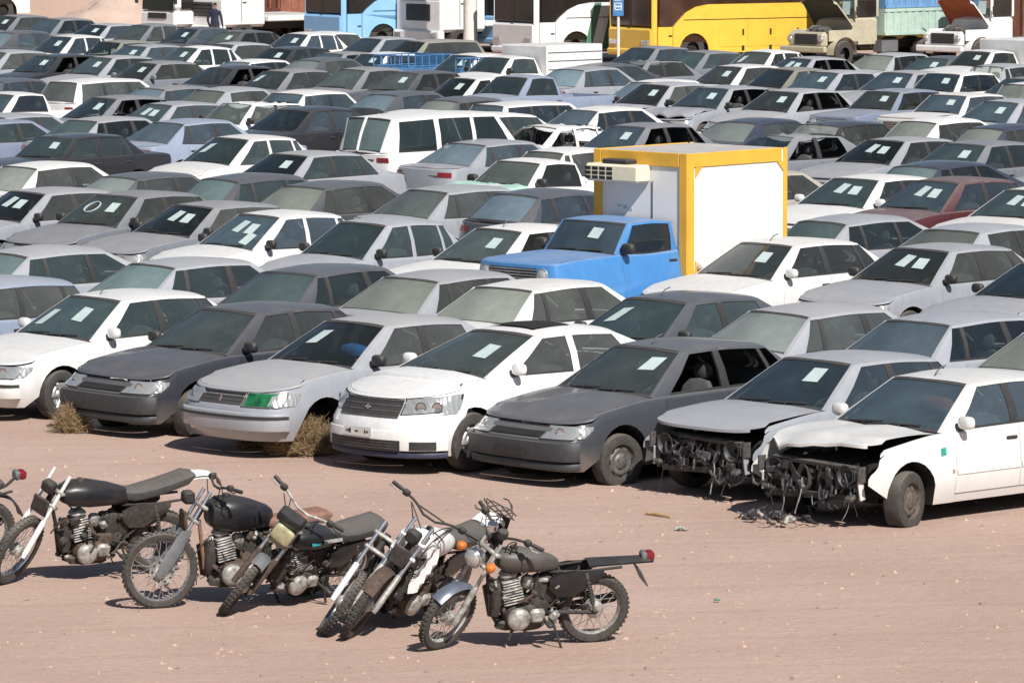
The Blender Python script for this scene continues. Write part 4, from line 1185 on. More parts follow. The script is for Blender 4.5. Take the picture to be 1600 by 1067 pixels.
    for k in range(0 if 'h' in miss else o.get('cables', 3)):
        sy_ = rg.choice((-1, 1)); s0 = ST @ (hc + Vector((.02, sy_ * rg.uniform(.14, .22), up * .85))); e0 = Vector((rg.uniform(.45, wb * .7), rg.uniform(-.1, .1), rg.uniform(.45, .7))); md = s0.lerp(e0, .5) + Vector((rg.uniform(.05, .22), rg.uniform(-.12, .12), rg.uniform(-.02, .16)))
        m = MB(); m.tube([s0 * (1 - t) ** 2 + md * 2 * t * (1 - t) + e0 * t * t for t in [i / 9 for i in range(10)]], .005, TRIM, 5); put('cable', m)
    for f in o.get('extra', ()): f(put, steered, head, hc, sh, tail, eng)
    return root

def tail_rags(put, steered, head, hc, sh, tail, eng):
    m = MB(); c = tail + Vector((-.05, 0, .16))
    P = [[c + Vector((-.32 * i / 8 + .1, q * (.10 - .03 * i / 8), .09 * sin(i / 8 * 3) - .035 * i / 8 - .02 * q * q)) for q in (-1, -.5, 0, .5, 1)] for i in range(9)]
    m.grid(P, WHITEPL); m.grid([[p - Vector((0, 0, .02)) for p in r] for r in P], WHITEPL); put('tail_fairing', m)
    m = MB(); e = c + Vector((-.24, 0, .0))
    m.grid([[e + Vector((-.02 - .07 * i / 6, q * .07, .02 - .30 * (i / 6) ** 1.2 + .015 * sin(i * 2 + q))) for q in (-1, -.3, .3, 1)] for i in range(7)], BLACKPL); put('hanging_flap', m)
    m = MB()
    for k in range(5):
        m.tube([c + Vector((.08 - .38 * i / 8, .10 * sin(i * .8 + k), .06 + .05 * sin(i * .9 + 2 * k) + .02 * k - .03 * i / 8)) for i in range(9)], .006, TRIM, 5)
    put('wiring', m)
def scraps_white(put, steered, head, hc, sh, tail, eng):
    for sd in (1, -1):
        m = MB(); c = Vector((head.x - .14, sd * .14, head.z - .05))
        P = [[c + Vector((.10 - .22 * j / 5 + .05 * i / 6, sd * (.03 * sin(i + j) + .02 * i / 6), .04 - .40 * i / 6 + .06 * j / 5)) for j in range(6)] for i in range(7)]
        m.grid(P, WHITEPL); put('radiator_shroud', m)
def white_tail(put, steered, head, hc, sh, tail, eng):
    m = MB(); P = [[Vector((lerp(-.06, -.44, i / 7), q * lerp(.10, .07, i / 7), sh.z + .20 + .06 * sin(i / 7 * 2.4) - .02 * q * q)) for q in (-1, -.5, 0, .5, 1)] for i in range(8)]
    m.grid(P, WHITEPL); m.grid([[p - Vector((0, 0, .025)) for p in r] for r in P], WHITEPL); put('tail_fairing', m)
    m = MB(); e = P[-1][2]; m.grid([[e + Vector((-.02 - .09 * i / 5, q * .06, -.02 - .12 * (i / 5) ** 2)) for q in (-1, 0, 1)] for i in range(6)], BLACKPL); put('mudflap', m)
def build_bikes():
    motorcycle('motorcycle', 'motorcycle cut off by the picture edge with grey seat and red tail lamp', (-288, 900), (-30, 878), -16,
        dict(seed=2, lamp='round', tail=1, tail_off=(.12, 0, .10), tankmat=OLIVEM, seat_up=.06, seatx=(.46, -.10), panelmat=GREYPL, tail_up=.06))
    motorcycle('motorcycle', 'black trail motorcycle with long dusty seat rising to a torn white tail', (18, 912), (256, 893), -15,
        dict(seed=5, Rf=.335, Rr=.30, wb=1.40, steer=34, tankmat=BLACKPL, tank=(.15, .12), tank_z=.80, seat_z=.70, seat_up=.17, seatx=(.50, -.26), eng=ALU, case=RUST, miss='frh', lamp='stub', slider=WHITEPL, stanchion=WHITEPL,
             ftop=.20, flen=.60, cap=RUST, framemat=FRAME, grips=0, bar=(.22, .06), junk=60, extra=(white_tail,), muffler=GRIME, tw=.085, panelmat=GRIME))
    motorcycle('motorcycle', 'black tanked motorcycle with grey fork guards and wheel turned flat to view', (246, 949), (482, 930), -10,
        dict(seed=8, Rf=.335, Rr=.30, wb=1.36, steer=-8, disc=1, guard=1, slider=GREYPL, tankmat=BLACKPL, tank=(.16, .16), tank_z=.78, seat_z=.62, miss='frp', rim=SHINY, eng=ALU, case=RUST,
             lamp='stub', numplate=RUST, bar=(.34, .03), framemat=TANNED, seatmat=TANNED, seat_up=.05, junk=50, flat=.012, ftop=.17, flen=.62, rake=30))
    motorcycle('motorcycle', 'low leaning motorcycle with yellowed square headlamp and teal striped dark tank', (358, 957), (572, 922), -29,
        dict(seed=13, Rf=.30, wb=1.30, steer=30, lamp='square', fender=GREYPL, fend=(70, 120), tankmat=BLACKPL, decal=((.55, .75, .02, .03, TEAL), (.1, .5, .03, .022, ALU)), tank_z=.70, tank=(.15, .10), seat_z=.62, seat_up=.08, eng=ALU,
             case=GRIME, bar=(.36, .04), stanchion=SHINY, slider=RUST, junk=60, barmat=ALU, muffler=GRIME))
    motorcycle('motorcycle', 'stripped motorcycle mostly hidden behind the white trail bike, bare white forks showing', (508, 990), (702, 915), -28,
        dict(seed=17, Rf=.31, wb=1.32, steer=20, miss='fth', slider=WHITEPL, stanchion=SHINY, ftop=.15, junk=30, seat_z=.55, seat_up=.02, eng=GRIME, lamp=''))
    motorcycle('motorcycle', 'white panelled trail motorcycle with wide handlebar and ragged black tail flap', (548, 996), (765, 938), -26,
        dict(seed=21, Rf=.33, Rr=.30, wb=1.38, steer=14, tankmat=WHITEPL, tank=(.14, .13), tank_z=.80, seat_z=.70, seat_up=.06, lamp='stub', numplate=GRIME, fender=RUST, fend=(35, 150), fgap=.02, slider=ALU, stanchion=SHINY, bar=(.42, .05), crossbar=1,
             eng=ALU, case=RUST, rim=RUST, miss='r', junk=50, extra=(tail_rags, scraps_white), cables=6, clamp=WHITEPL, gripmat=None, rake=30, ftop=.2))
    motorcycle('motorcycle', 'motorcycle with round chrome headlamp, stripped of its seat, nearest the camera', (693, 1014), (922, 1002), -15,
        dict(seed=26, Rf=.295, Rr=.30, steer=32, lamp='round', lampbody=CHROME, tail=1, tail_off=(-.02, 0, .03), plate=1, tankmat=OLIVEM, tank=(.13, .10), tank_z=.74, seat_z=.66, miss='s', fender=BLUEGREY, fend=(50, 125), rfender='trail', rfmat=BLACKPL, rf_up=.01,
             eng=ALU, case=GRIME, panelmat=BLACKPL, bar=(.36, .05), junk=50, cables=5, muffler=GRIME, rim=ALU, stanchion=ALU))

# ------------------------------------------------------------------ big vehicles at the far side of the yard
YELLOW = simple('yellow coach paint', (.72, .46, .06), .4, var=.08, scale=2)
SKYBLUE = simple('sky blue coach paint', (.24, .47, .74), .4, var=.08, scale=2)
COACHWHITE = simple('white coach paint', (.74, .74, .73), .4, var=.08, scale=2, dust=.2)
TRUCKWHITE = simple('white truck paint', (.70, .70, .69), .5, var=.12, scale=2, dust=.3)
KHAKI = simple('khaki truck paint', (.40, .37, .27), .6, var=.15, scale=3, dust=.3)
GREENSTRIPE = simple('green stripe paint', (.08, .20, .13), .5)
DKGLASS = simple('dark coach glass', (.02, .018, .016), .12, var=.3, scale=1)
BROWNREFLECT = simple('coach glass with painted brown reflection', (.055, .028, .018), .15, var=.5, scale=.8)  # dark panes: the brown reflection in them is put into the base colour
PALEGREEN = simple('pale green sheet metal', (.38, .50, .44), .6, var=.12, scale=4)
BLUEBOX = simple('faded blue container', (.13, .27, .47), .6, var=.2, scale=3)
RUSTBOX = simple('rust red container', (.25, .10, .065), .75, var=.3, scale=3)
BROWNBOX = simple('brown container', (.22, .10, .06), .7, var=.3, scale=2)
ORANGE = simple('orange primer', (.42, .10, .035), .6, var=.25, scale=4)
MUDWALL = simple('mud brick wall plaster', (.43, .325, .27), .95, var=.12, scale=.6)
CONCRETE = simple('white painted concrete', (.66, .62, .57), .8, var=.15, scale=4)
CREAM = simple('cream plastic', (.72, .66, .50), .5, var=.08)
AMBERBOX = simple('ochre yellow frame paint', (.68, .38, .045), .5, var=.10, scale=3)
def place_xy(px, py, yaw_deg): return at(px, py), radians(180 + yaw_deg)
def big_root(name, label, cat, px, py, yaw=43, group=None):
    p = at(px, py)
    r = new_obj(name, None, loc=p, rot=(0, 0, radians(180 + yaw)))
    tag(r, label, cat, group)
    return r
def big_wheel(root, x, y, R=.5, w_=.28, mat=None, nm='wheel'):
    m = MB(); m.lathe([(R * .5, -.5 * w_), (R * .9, -.5 * w_), (R, -.35 * w_), (R, .35 * w_), (R * .9, .5 * w_), (R * .5, .5 * w_)], RUBBER, 24, (x, y, R))
    t = new_obj(nm, m.mesh(nm), root)
    sg = 1 if y > 0 else -1
    m = MB(); m.lathe([(R * .52, sg * .48 * w_), (R * .45, sg * .3 * w_), (R * .2, sg * .34 * w_), (R * .18, sg * .5 * w_), (0, sg * .5 * w_)], mat or STEEL, 20, (x, y, R)); new_obj('rim', m.mesh('rim'), t)
def slab(root, nm, outline, y, th, mat, smooth=0):
    "plate in the x-z plane"
    m = MB(); a = [Vector((x, y, z)) for x, z in outline]; b = [Vector((x, y - th, z)) for x, z in outline]
    m.poly(a, mat); m.poly(b[::-1], mat)
    for i in range(len(a)): j = (i + 1) % len(a); m.poly([a[i], b[i], b[j], a[j]], mat)
    return new_obj(nm, m.mesh(nm, smooth), root)
def arch_pts(x, R, z0, n=10): return [(x + R * cos(pi * i / n), max(z0, R * sin(pi * i / n) + .48)) for i in range(n + 1)]
def bus(label, px, py, paint, glass, front_z=1.22, side_z=1.95, L=11.5, stripes=None, doorz=.55):
    # local: front face at x=0, front left corner at the anchor pixel, body runs to -L; left side at y=0, right side at y=-2.5
    r = big_root('coach', label, 'bus', px, py, 34, 'coaches parked at the back of the yard')
    W = 2.5
    def cb(nm, c, s_, mat, ch=.08, parent=r):
        m = MB(); m.cbox(c, s_, mat, ch); return new_obj(nm, m.mesh(nm), parent)
    cb('front_panel', (-.10, -W / 2, .35 + (front_z - .35) / 2), (.22, W, front_z - .35), paint, .09)
    cb('bumper', (-.06, -W / 2, .42), (.24, W + .02, .26), paint, .08)
    cb('windscreen', (-.14, -W / 2, (front_z + 2.75) / 2), (.2, W - .12, 2.75 - front_z - .02), glass, .06)
    m = MB(); m.box((-.03, -W / 2, (front_z + 2.75) / 2), (.03, .05, 2.75 - front_z), TRIM); new_obj('screen_divider', m.mesh('screen_divider'), r)
    cb('roof', (-L / 2, -W / 2, 3.0), (L, W, .5), paint, .16)
    cb('window_band', (-L / 2 - .1, -W / 2, 1.75), (L - .3, W - .12, 2.1), glass, .05)
    for sy, y in ((1, 0.0), (-1, -W + .05)):
        cb('corner_pillar', (-.14, y - (.05 if sy == 1 else -.05), 1.6), (.22, .12, 2.4), paint, .05)
        ax1, ax2 = -1.72, -8.0
        if sy == 1:
            slab(r, 'door', [(-.26, .36), (-.26, front_z + .02), (-.84, front_z + .02), (-.84, .36)], .005, .05, paint)
            slab(r, 'door_window', [(-.31, front_z + .05), (-.31, 2.65), (-.79, 2.65), (-.79, front_z + .05)], .0, .04, glass)
            m = MB(); m.box((-.74, .02, .95), (.14, .02, .04), TRIM); new_obj('door_handle', m.mesh('door_handle'), r)
        out = [(-.87 if sy == 1 else -.28, .36), (-.87 if sy == 1 else -.28, front_z), (-1.05, front_z + .18), (-1.4, lerp(front_z, side_z, .66)), (-1.8, lerp(front_z, side_z, .9)), (-2.3, side_z), (-L, side_z), (-L, .36)]
        out += [(ax2 - .6, .36)] + [(ax2 - .6 * cos(pi * i / 10), .42 + .6 * sin(pi * i / 10)) for i in range(11)] + [(ax2 + .6, .36)]
        out += [(ax1 - .6, .36)] + [(ax1 - .6 * cos(pi * i / 10), .42 + .6 * sin(pi * i / 10)) for i in range(11)] + [(ax1 + .6, .36)]
        slab(r, 'side_panel', out, y, .05, paint)
        for xa in (ax1, ax2): big_wheel(r, xa, y - sy * .22, .5, .28)
        if sy == 1:
            x = -2.75
            while x > -6.4:      # luggage doors with their catches
                d_ = slab(r, 'luggage_door', [(x, .55), (x, 1.42), (x - 1.1, 1.42), (x - 1.1, .55)], .012, .012, paint)
                m = MB(); m.box((x - .95, .016, 1.02), (.07, .012, .2), TRIM); m.box((x - .95, .016, .5), (.10, .012, .16), TRIM); new_obj('catch', m.mesh('catch'), d_)
                x -= 1.13
            m = MB(); m.box((-L / 2 - .6, .008, 1.46), (L - 1.4, .016, .02), TRIM); new_obj('side_moulding', m.mesh('side_moulding'), r)
            x = -2.4
            while x > -L + 1:
                m = MB(); m.box((x, -.055, 2.35), (.06, .02, .78), TRIM); new_obj('window_post', m.mesh('window_post'), r); x -= 1.5
            for (x0, x1) in stripes or ():
                slab(r, 'green_stripe', [(x0, .40), (x0 + .28, .40), (x1 + .28, side_z - .01), (x1, side_z - .01)], .020, .004, GREENSTRIPE)
    for y in (-.35, -W + .35):
        m = MB(); m.cbox((.01, y, .72), (.08, .42, .18), LAMP, .03); new_obj('headlamp', m.mesh('headlamp'), r)
    m = MB(); m.box((-L / 2, -W / 2, .55), (L - 1, W - .4, .5), DARK); new_obj('underbody', m.mesh('underbody'), r)
    return r
def cab_over(label, px, py, W, H, paint, Lc=1.9, cargo=None, grille=True, marks=False, yaw=43):
    r = big_root('lorry', label, 'lorry', px, py, yaw, 'lorries parked at the back of the yard')
    zf = .42
    def cb(nm, c, s_, mat, ch=.06, parent=r):
        m = MB(); m.cbox(c, s_, mat, ch); return new_obj(nm, m.mesh(nm), parent)
    wz = H * .53
    cb('cab', (-Lc / 2, -W / 2, (.75 + wz) / 2), (Lc, W, wz - .75), paint, .10)
    cb('cab_top', (-Lc / 2 - .06, -W / 2, (wz + H) / 2), (Lc - .12, W - .06, H - wz), paint, .12)
    m = MB(); m.grid([[Vector((-.015 - .05 * t, y, lerp(wz + .02, H - .35, t))) for t in (0, .5, 1)] for y in (-.12, -W / 2, -W + .12)], DKGLASS); new_obj('windscreen', m.mesh('windscreen'), r)
    for y in (.004, -W - .004):
        m = MB(); m.grid([[Vector((x, y + (-.028 if y > 0 else .028), z)) for z in (wz + .05, H - .45)] for x in (-.30, -1.15)], DKGLASS); new_obj('side_window', m.mesh('side_window'), r)
    cb('bumper', (-.02, -W / 2, .62), (.30, W + .04, .42), paint, .07)
    if grille:
        gr = cb('grille', (.0, -W / 2, (.95 + wz) / 2), (.04, W * .52, (wz - .98) * .62), TRIM, .015)
        for k in range(4): cb('grille_bar', (.02, -W / 2, .95 + (wz - .95) * (.28 + .15 * k)), (.03, W * .5, .025), BUMP, .008, gr)
    for y in (-.28, -W + .28): cb('headlamp', (.12, y, .66), (.06, .34, .2), LAMP, .03)
    for y in (.10, -W - .10): cb('mirror', (.06, y, H * .7), (.08, .16, .38), TRIM, .03)
    m = MB(); m.box((-.85, .003, lerp(.9, wz, .5)), (.02, .012, wz - .95), TRIM); m.box((-.98, .008, wz - .18), (.16, .02, .04), TRIM); new_obj('door_handle', m.mesh('door_handle'), r)
    for y in (-.15, -W + .15): big_wheel(r, -.95, y, .48, .28)
    for y in (-.2, -W + .2): big_wheel(r, -5.0, y, .48, .4)
    m = MB(); m.box((-3.6, -W / 2 + .4, .75), (5.6, .12, .22), TRIM); m.box((-3.6, -W / 2 - .4, .75), (5.6, .12, .22), TRIM); new_obj('chassis', m.mesh('chassis'), r)
    if marks:
        m = MB()
        for k, dy in enumerate((.30, .44, .54, .64)):   # worn red characters on the bumper
            m.box((.133, -.42 + dy * .5 - .35, .70), (.004, .022, .12), RED)
            if k % 2: m.box((.133, -.42 + dy * .5 - .32, .75), (.004, .05, .022), RED)
        new_obj('painted_marks', m.mesh('painted_marks', 0), r)
    if cargo: cargo(r, W)
    return r
def ribbed_box(root, nm, x0, x1, y0, y1, z0, z1, mat, n=12):
    m = MB(); m.box(((x0 + x1) / 2, (y0 + y1) / 2, (z0 + z1) / 2), (abs(x1 - x0), abs(y1 - y0), z1 - z0), mat)
    o = new_obj(nm, m.mesh(nm, 0), root)
    for k in range(n):
        x = lerp(x0, x1, (k + .5) / n)
        m = MB(); m.box((x, max(y0, y1) + .012, (z0 + z1) / 2), (abs(x1 - x0) / n * .5, .03, z1 - z0 - .2), mat); new_obj('rib', m.mesh('rib', 0), o)
    for z in (z0 + .06, z1 - .06):
        m = MB(); m.box(((x0 + x1) / 2, max(y0, y1) + .02, z), (abs(x1 - x0) + .02, .06, .12), mat); new_obj('rail', m.mesh('rail', 0), o)
    return o
def bonneted(label, px, py, paint, lid_in, W=2.2, fl=None, cargo=None):
    # bonneted lorry with its lid thrown back; anchor = front left corner of the nose at ground level
    r = big_root('lorry', label, 'lorry', px, py, 43, 'lorries parked at the back of the yard')
    def cb(nm, c, s_, mat, ch=.08, parent=r, M=None):
        m = MB(); m.cbox(c, s_, mat, ch, M); return new_obj(nm, m.mesh(nm), parent)
    r.scale = (.86, .86, .86)
    Wn = W - .35; yc = -W / 2
    g = cb('nose', (-.16, yc, 1.02), (.34, Wn, .62), paint, .12)
    gr = cb('grille', (.005, yc + .05, 1.06), (.05, Wn * .62, .40), TRIM, .03, g)
    for k in range(5): cb('grille_bar', (.03, yc + .05, .92 + k * .07), (.02, Wn * .6, .018), BUMP, .006, gr)
    for y in (yc - Wn * .42, yc + Wn * .42):
        m = MB(); m.lathe([(0, .05), (.08, .04), (.11, 0), (.125, .01), (.125, -.05)], LAMP, 16, (.01, y, 1.06), 'x'); new_obj('headlamp', m.mesh('headlamp'), g)
    cb('bumper', (.10, yc, .68), (.18, W + .1, .24), paint if paint != TRUCKWHITE else paint, .05)
    for y, sg in ((-.16, 1), (-W + .16, -1)):
        m = MB(); R = .62
        m.grid([[Vector((-1.0 + (R + .02) * cos(a), y + sg * q, .52 + (R + .02 - .03 * (q > .1)) * sin(a))) for q in (-.2, .14, .17)] for a in [radians(lerp(-5, 185, i / 12)) for i in range(13)]], paint); new_obj('wing', m.mesh('wing'), r)
        big_wheel(r, -1.0, y, .5, .3)
    m = MB(); m.box((-.9, yc, .85), (1.5, Wn * .8, .5), DARK); new_obj('engine_bay', m.mesh('engine_bay', 0), r)
    m = MB(); m.blob((-.85, yc, 1.28), (.9, .7, .5), ENGINE, 3, 14, 8, None, .06, random.Random(4)); m.cbox((-.5, yc + .3, 1.3), (.3, .25, .3), BUMP, .05); m.tube([(-.4, yc - .3, 1.3), (-.6, yc - .2, 1.5), (-1.0, yc - .1, 1.5)], .06, BUMP, 8); new_obj('engine', m.mesh('engine'), r)
    for y in (yc + Wn / 2 - .02, yc - Wn / 2 + .02): cb('bonnet_side', (-.95, y, 1.18), (1.3, .06, .42), paint, .02)
    # lid: half-round shell hinged at the screen, seen from below
    m = MB(); P = []
    for i in range(8):
        t = i / 7
        P.append([Vector((1.30 * t, Wn * .52 * cos(a) * (1 - .12 * t), .34 * sin(a) * (1 - .2 * t) + (.0 if t < .9 else -.10 * (t - .9) * 10))) for a in [pi * j / 12 for j in range(13)]])
    M = Matrix.Translation((-1.55, yc, 1.50)) @ Matrix.Rotation(radians(-48), 4, 'Y')
    m.grid([[M @ p for p in rr] for rr in P], paint); m.grid([[M @ (p * .965) for p in rr] for rr in P], lid_in); new_obj('bonnet_lid', m.mesh('bonnet_lid'), r)
    # cab
    cab = cb('cab', (-2.25, yc, 1.35), (1.35, W - .1, 1.05), paint, .14)
    cb('cab_roof', (-2.30, yc, 2.62), (1.30, W - .18, .28), paint, .12, r)
    for x in (-1.68, -2.86):
        for y in (-.12, -W + .12): cb('pillar', (x, y, 2.2), (.12, .10, .72), paint, .03)
    m = MB(); m.grid([[Vector((-1.62 - .05 * t, y, 1.86 + .66 * t)) for t in (0, 1)] for y in (-.16, -W + .16)], GLASS); new_obj('windscreen', m.mesh('windscreen'), r, (.10, .12, .12, .35))
    m = MB(); m.grid([[Vector((-1.60 - .05 * t, y, 1.95 + .5 * t)) for t in (0, 1)] for y in (-.35, -.75)], PAPER); new_obj('notice_sheet', m.mesh('notice_sheet', 0), r)
    for y in (-.10, -W + .10):
        m = MB(); m.grid([[Vector((x, y, z)) for z in (1.88, 2.48)] for x in (-1.75, -2.80)], DKGLASS); new_obj('side_window', m.mesh('side_window'), r)
    m = MB(); m.box((-2.3, yc, 1.95), (.2, W - .5, .4), CABIN); new_obj('seats', m.mesh('seats'), r)
    cb('door', (-2.22, -.045, 1.30), (.95, .04, .95), paint, .02); cb('mirror', (-1.55, .10, 2.1), (.06, .12, .34), TRIM, .02)
    m = MB(); m.box((-5.2, yc + .4, .8), (7.0, .14, .24), TRIM); m.box((-5.2, yc - .4, .8), (7.0, .14, .24), TRIM); new_obj('chassis', m.mesh('chassis'), r)
    for y in (-.25, -W + .25):
        big_wheel(r, -5.6, y, .5, .5); big_wheel(r, -6.8, y, .5, .5)
    m = MB(); m.cbox((-3.6, -.35, .75), (.9, .5, .5), GREYPL, .03); new_obj('fuel_tank', m.mesh('fuel_tank'), r)
    if cargo: cargo(r, W)
    return r

def build_yard():
    bus('yellow coach with brown reflections painted in its windows and a row of luggage doors', 1018, 103, YELLOW, BROWNREFLECT)
    bus('white coach with two slanting dark green stripes on its side', 834, 99, COACHWHITE, DKGLASS, 1.30, 1.95, 11, ((-2.3, -2.72), (-3.0, -3.42)))
    bus('sky blue coach with black windows behind the white hatchbacks', 533, 85, SKYBLUE, DKGLASS, 1.35, 2.0, 7.5)
    bus('light blue coach front peeping out behind the concrete post', 790, 84, SKYBLUE, DKGLASS, 1.3, 1.95, 7)
    bus('white coach cut off by the top corner of the picture', -268, 41, COACHWHITE, DKGLASS, 1.3, 1.95, 9.2)
    def flat(r, W):
        m = MB(); m.cbox((-4.4, -W / 2, 1.02), (4.6, W, .2), TRUCKWHITE, .03); new_obj('load_bed', m.mesh('load_bed'), r)
    cab_over('small white cab-over lorry with red marks on its bumper', 274, 76, 2.0, 2.5, TRUCKWHITE, 1.7, flat, True, True)
    cab_over('tall white lorry with black grille beside the standing person', 349, 77, 2.4, 3.4, TRUCKWHITE, 2.0, flat)
    cab_over('tall white lorry with grey grille next to the concrete post', 690, 86, 2.4, 3.6, TRUCKWHITE, 2.1, flat)
    def khaki_bed(r, W):
        ribbed_box(r, 'drop_side', -3.1, -8.6, .05, -W - .05, 1.15, 2.15, PALEGREEN, 14)
        ribbed_box(r, 'blue_container', -3.2, -8.6, .0, -W, 2.17, 4.6, BLUEBOX, 16)
    bonneted('khaki bonneted lorry, lid open, carrying a blue container above green sides', 1292, 107, KHAKI, simple('dark green lid lining', (.07, .08, .055), .7), 2.25, None, khaki_bed)
    bonneted('white bonneted lorry with its lid open showing orange primer', 1506, 106, TRUCKWHITE, ORANGE, 2.25)
    # shipping containers and trailer behind
    for lab, px, py, x1, mat, zz in (('rust red container on a low trailer behind the white lorries', 440, 62, 6.0, RUSTBOX, 1.0), ('brown shipping container behind the open white lorry', 1640, 84, 6.0, BROWNBOX, .15), ('dark brown container behind the khaki lorry', 1400, 70, 9.0, BROWNBOX, .15)):
        r = big_root('shipping_container', lab, 'container', px, py)
        ribbed_box(r, 'box', 0, -x1, 0, -2.4, zz, zz + 2.5, mat, 16)
        m = MB()
        for y in (-.15, -.65, -1.2, -1.75, -2.25): m.box((.02, y, zz + 1.25), (.05, .07, 2.3), mat)
        m.box((.02, -1.2, zz + .08), (.06, 2.4, .14), mat); new_obj('end_frame', m.mesh('end_frame', 0), r)
        if zz > .5:
            m = MB(); m.box((-x1 / 2, -1.2, .82), (x1 + 1, 2.3, .22), RUSTBOX); new_obj('trailer_bed', m.mesh('trailer_bed', 0), r)
            for xw in (-1, -x1 + 1): big_wheel(r, xw, -.2, .45, .4); big_wheel(r, xw, -2.2, .45, .4)
    # mud wall round the yard and the mound of earth before it
    r = new_obj('boundary_wall', None, loc=at(120, 31)); tag(r, 'long tan mud wall along the back of the yard', 'wall')
    m = MB(); m.cbox((45, 0, 2.2), (180, .5, 4.4), MUDWALL, .08); new_obj('wall_face', m.mesh('wall_face'), r)
    m = MB(); m.cbox((45, -.05, 1.0), (180, .5, .12), MUDWALL, .03); new_obj('ledge', m.mesh('ledge'), r)
    rg = random.Random(3); m = MB(); P = []
    for i in range(15):
        t = i / 14; row = []
        for j in range(28):
            a = 2 * pi * j / 28; rr = t * (1 + .16 * sin(3 * a + 1) + .1 * sin(5 * a)); h = 1.5 * (1 - t) ** 1.3 * (1 + .12 * rg.uniform(-1, 1)) + .12 * sin(4 * a + 6 * t) * (1 - t) * t
            row.append(Vector((rr * 3.6 * cos(a), rr * 2.2 * sin(a), h - .02)))
        P.append(row)
    m.grid(P, MUDWALL, True); o = new_obj('earth_mound', m.mesh('earth_mound', 60), loc=at(178, 47)); tag(o, 'mound of tan earth in front of the mud wall', 'mound')
    # concrete post and street sign
    r = new_obj('concrete_post', None, loc=at(735, 92)); tag(r, 'thick white concrete post in front of the coaches', 'post')
    m = MB(); m.lathe([(.30, 0), (.27, .4), (.235, .9), (.22, 8.5)], CONCRETE, 10, axis='z'); new_obj('shaft', m.mesh('shaft', 50), r)
    m = MB(); m.cbox((0, 0, .12), (.8, .8, .24), CONCRETE, .04); new_obj('footing', m.mesh('footing'), r)
    r = new_obj('sign_post', None, loc=at(966, 117), rot=(0, 0, radians(-8))); tag(r, 'blue and white sign on a thin post before the yellow coach', 'sign')
    m = MB(); m.tube([(0, 0, 0), (0, 0, 3.2)], .045, CONCRETE, 8); new_obj('post', m.mesh('post'), r)
    b = MB(); b.cbox((0, -.06, 2.28), (.34, .03, .92), simple('sign blue', (.06, .20, .45), .5), .01); bo = new_obj('sign_board', b.mesh('sign_board'), r)
    m = MB()
    wh = simple('sign white', (.6, .68, .75), .5)
    for z0 in (2.02, 2.32):      # two framed pictures, one above the other
        for dx, dz, sx, sz in ((0, 0, .22, .03), (0, .2, .22, .03), (-.10, .1, .03, .22), (.10, .1, .03, .22), (0, .1, .14, .05)): m.box((dx, -.08, z0 + dz), (sx, .006, sz), wh)
    for dx, dz, sx, sz in ((-.08, 2.64, .03, .1), (0, 2.64, .03, .1), (.07, 2.64, .06, .03), (.09, 2.60, .03, .1)): m.box((dx, -.08, dz), (sx, .006, sz), wh)
    new_obj('sign_marks', m.mesh('sign_marks', 0), bo)

def build_person(px, py):
    "standing figure seen from behind in dark clothes"
    verts, edges, rad = [], [], []
    def v(p, r): verts.append(p); rad.append(r); return len(verts) - 1
    def e(a, b): edges.append((a, b))
    pel = v((0, 0, .95), (.15, .115)); wst = v((0, .0, 1.12), (.145, .105)); ch = v((0, 0, 1.33), (.17, .115)); nk = v((0, 0, 1.47), (.085, .075)); n2 = v((0, -.01, 1.54), (.052, .055)); hd = v((0, -.02, 1.64), (.075, .09)); ht = v((0, -.01, 1.73), (.06, .07))
    for a, b in ((pel, wst), (wst, ch), (ch, nk), (nk, n2), (n2, hd), (hd, ht)): e(a, b)
    for s_ in (1, -1):
        sh_ = v((s_ * .19, 0, 1.41), (.062, .062)); el = v((s_ * .27, .02, 1.13), (.046, .046)); wr = v((s_ * .25, -.10, .92), (.032, .032)); hn = v((s_ * .24, -.14, .84), (.034, .024))
        for a, b in ((ch, sh_), (sh_, el), (el, wr), (wr, hn)): e(a, b)
        hp = v((s_ * .10, 0, .86), (.10, .10)); kn = v((s_ * .12, -.02, .48), (.064, .064)); an = v((s_ * .13, .02, .09), (.044, .044)); to = v((s_ * .14, -.14, .045), (.042, .036))
        for a, b in ((pel, hp), (hp, kn), (kn, an), (an, to)): e(a, b)
    me = bpy.data.meshes.new('body'); me.from_pydata(verts, edges, [])
    o = bpy.data.objects.new('person', me); COL.objects.link(o)
    sk = o.modifiers.new('skin', 'SKIN'); sb = o.modifiers.new('sub', 'SUBSURF'); sb.levels = sb.render_levels = 2
    for i, q in enumerate(me.skin_vertices[0].data): q.radius = rad[i]; q.use_root = (i == 0)
    m, N, L, P = mat_new('person in dark shirt and trousers')
    tc = N.new('ShaderNodeTexCoord'); sx = N.new('ShaderNodeSeparateXYZ'); L.new(tc.outputs['Object'], sx.inputs[0])
    cr = N.new('ShaderNodeValToRGB'); cr.color_ramp.interpolation = 'CONSTANT'
    el_ = cr.color_ramp.elements; el_[0].position = 0; el_[0].color = (.015, .014, .013, 1); el_[1].position = .04; el_[1].color = (.03, .03, .035, 1)
    for p_, c_ in ((.545, (.016, .02, .045, 1)), (.862, (.22, .13, .09, 1)), (.93, (.012, .01, .009, 1))): q = el_.new(p_); q.color = c_
    dv = N.new('ShaderNodeMath'); dv.operation = 'DIVIDE'; dv.inputs[1].default_value = 1.75; L.new(sx.outputs[2], dv.inputs[0]); L.new(dv.outputs[0], cr.inputs[0]); L.new(cr.outputs[0], P.inputs['Base Color']); P.inputs['Roughness'].default_value = .85
    me.materials.append(m)
    o.location = at(px, py); o.rotation_euler = (0, 0, radians(160))
    tag(o, 'person in dark navy shirt standing before the tall white lorry', 'person')
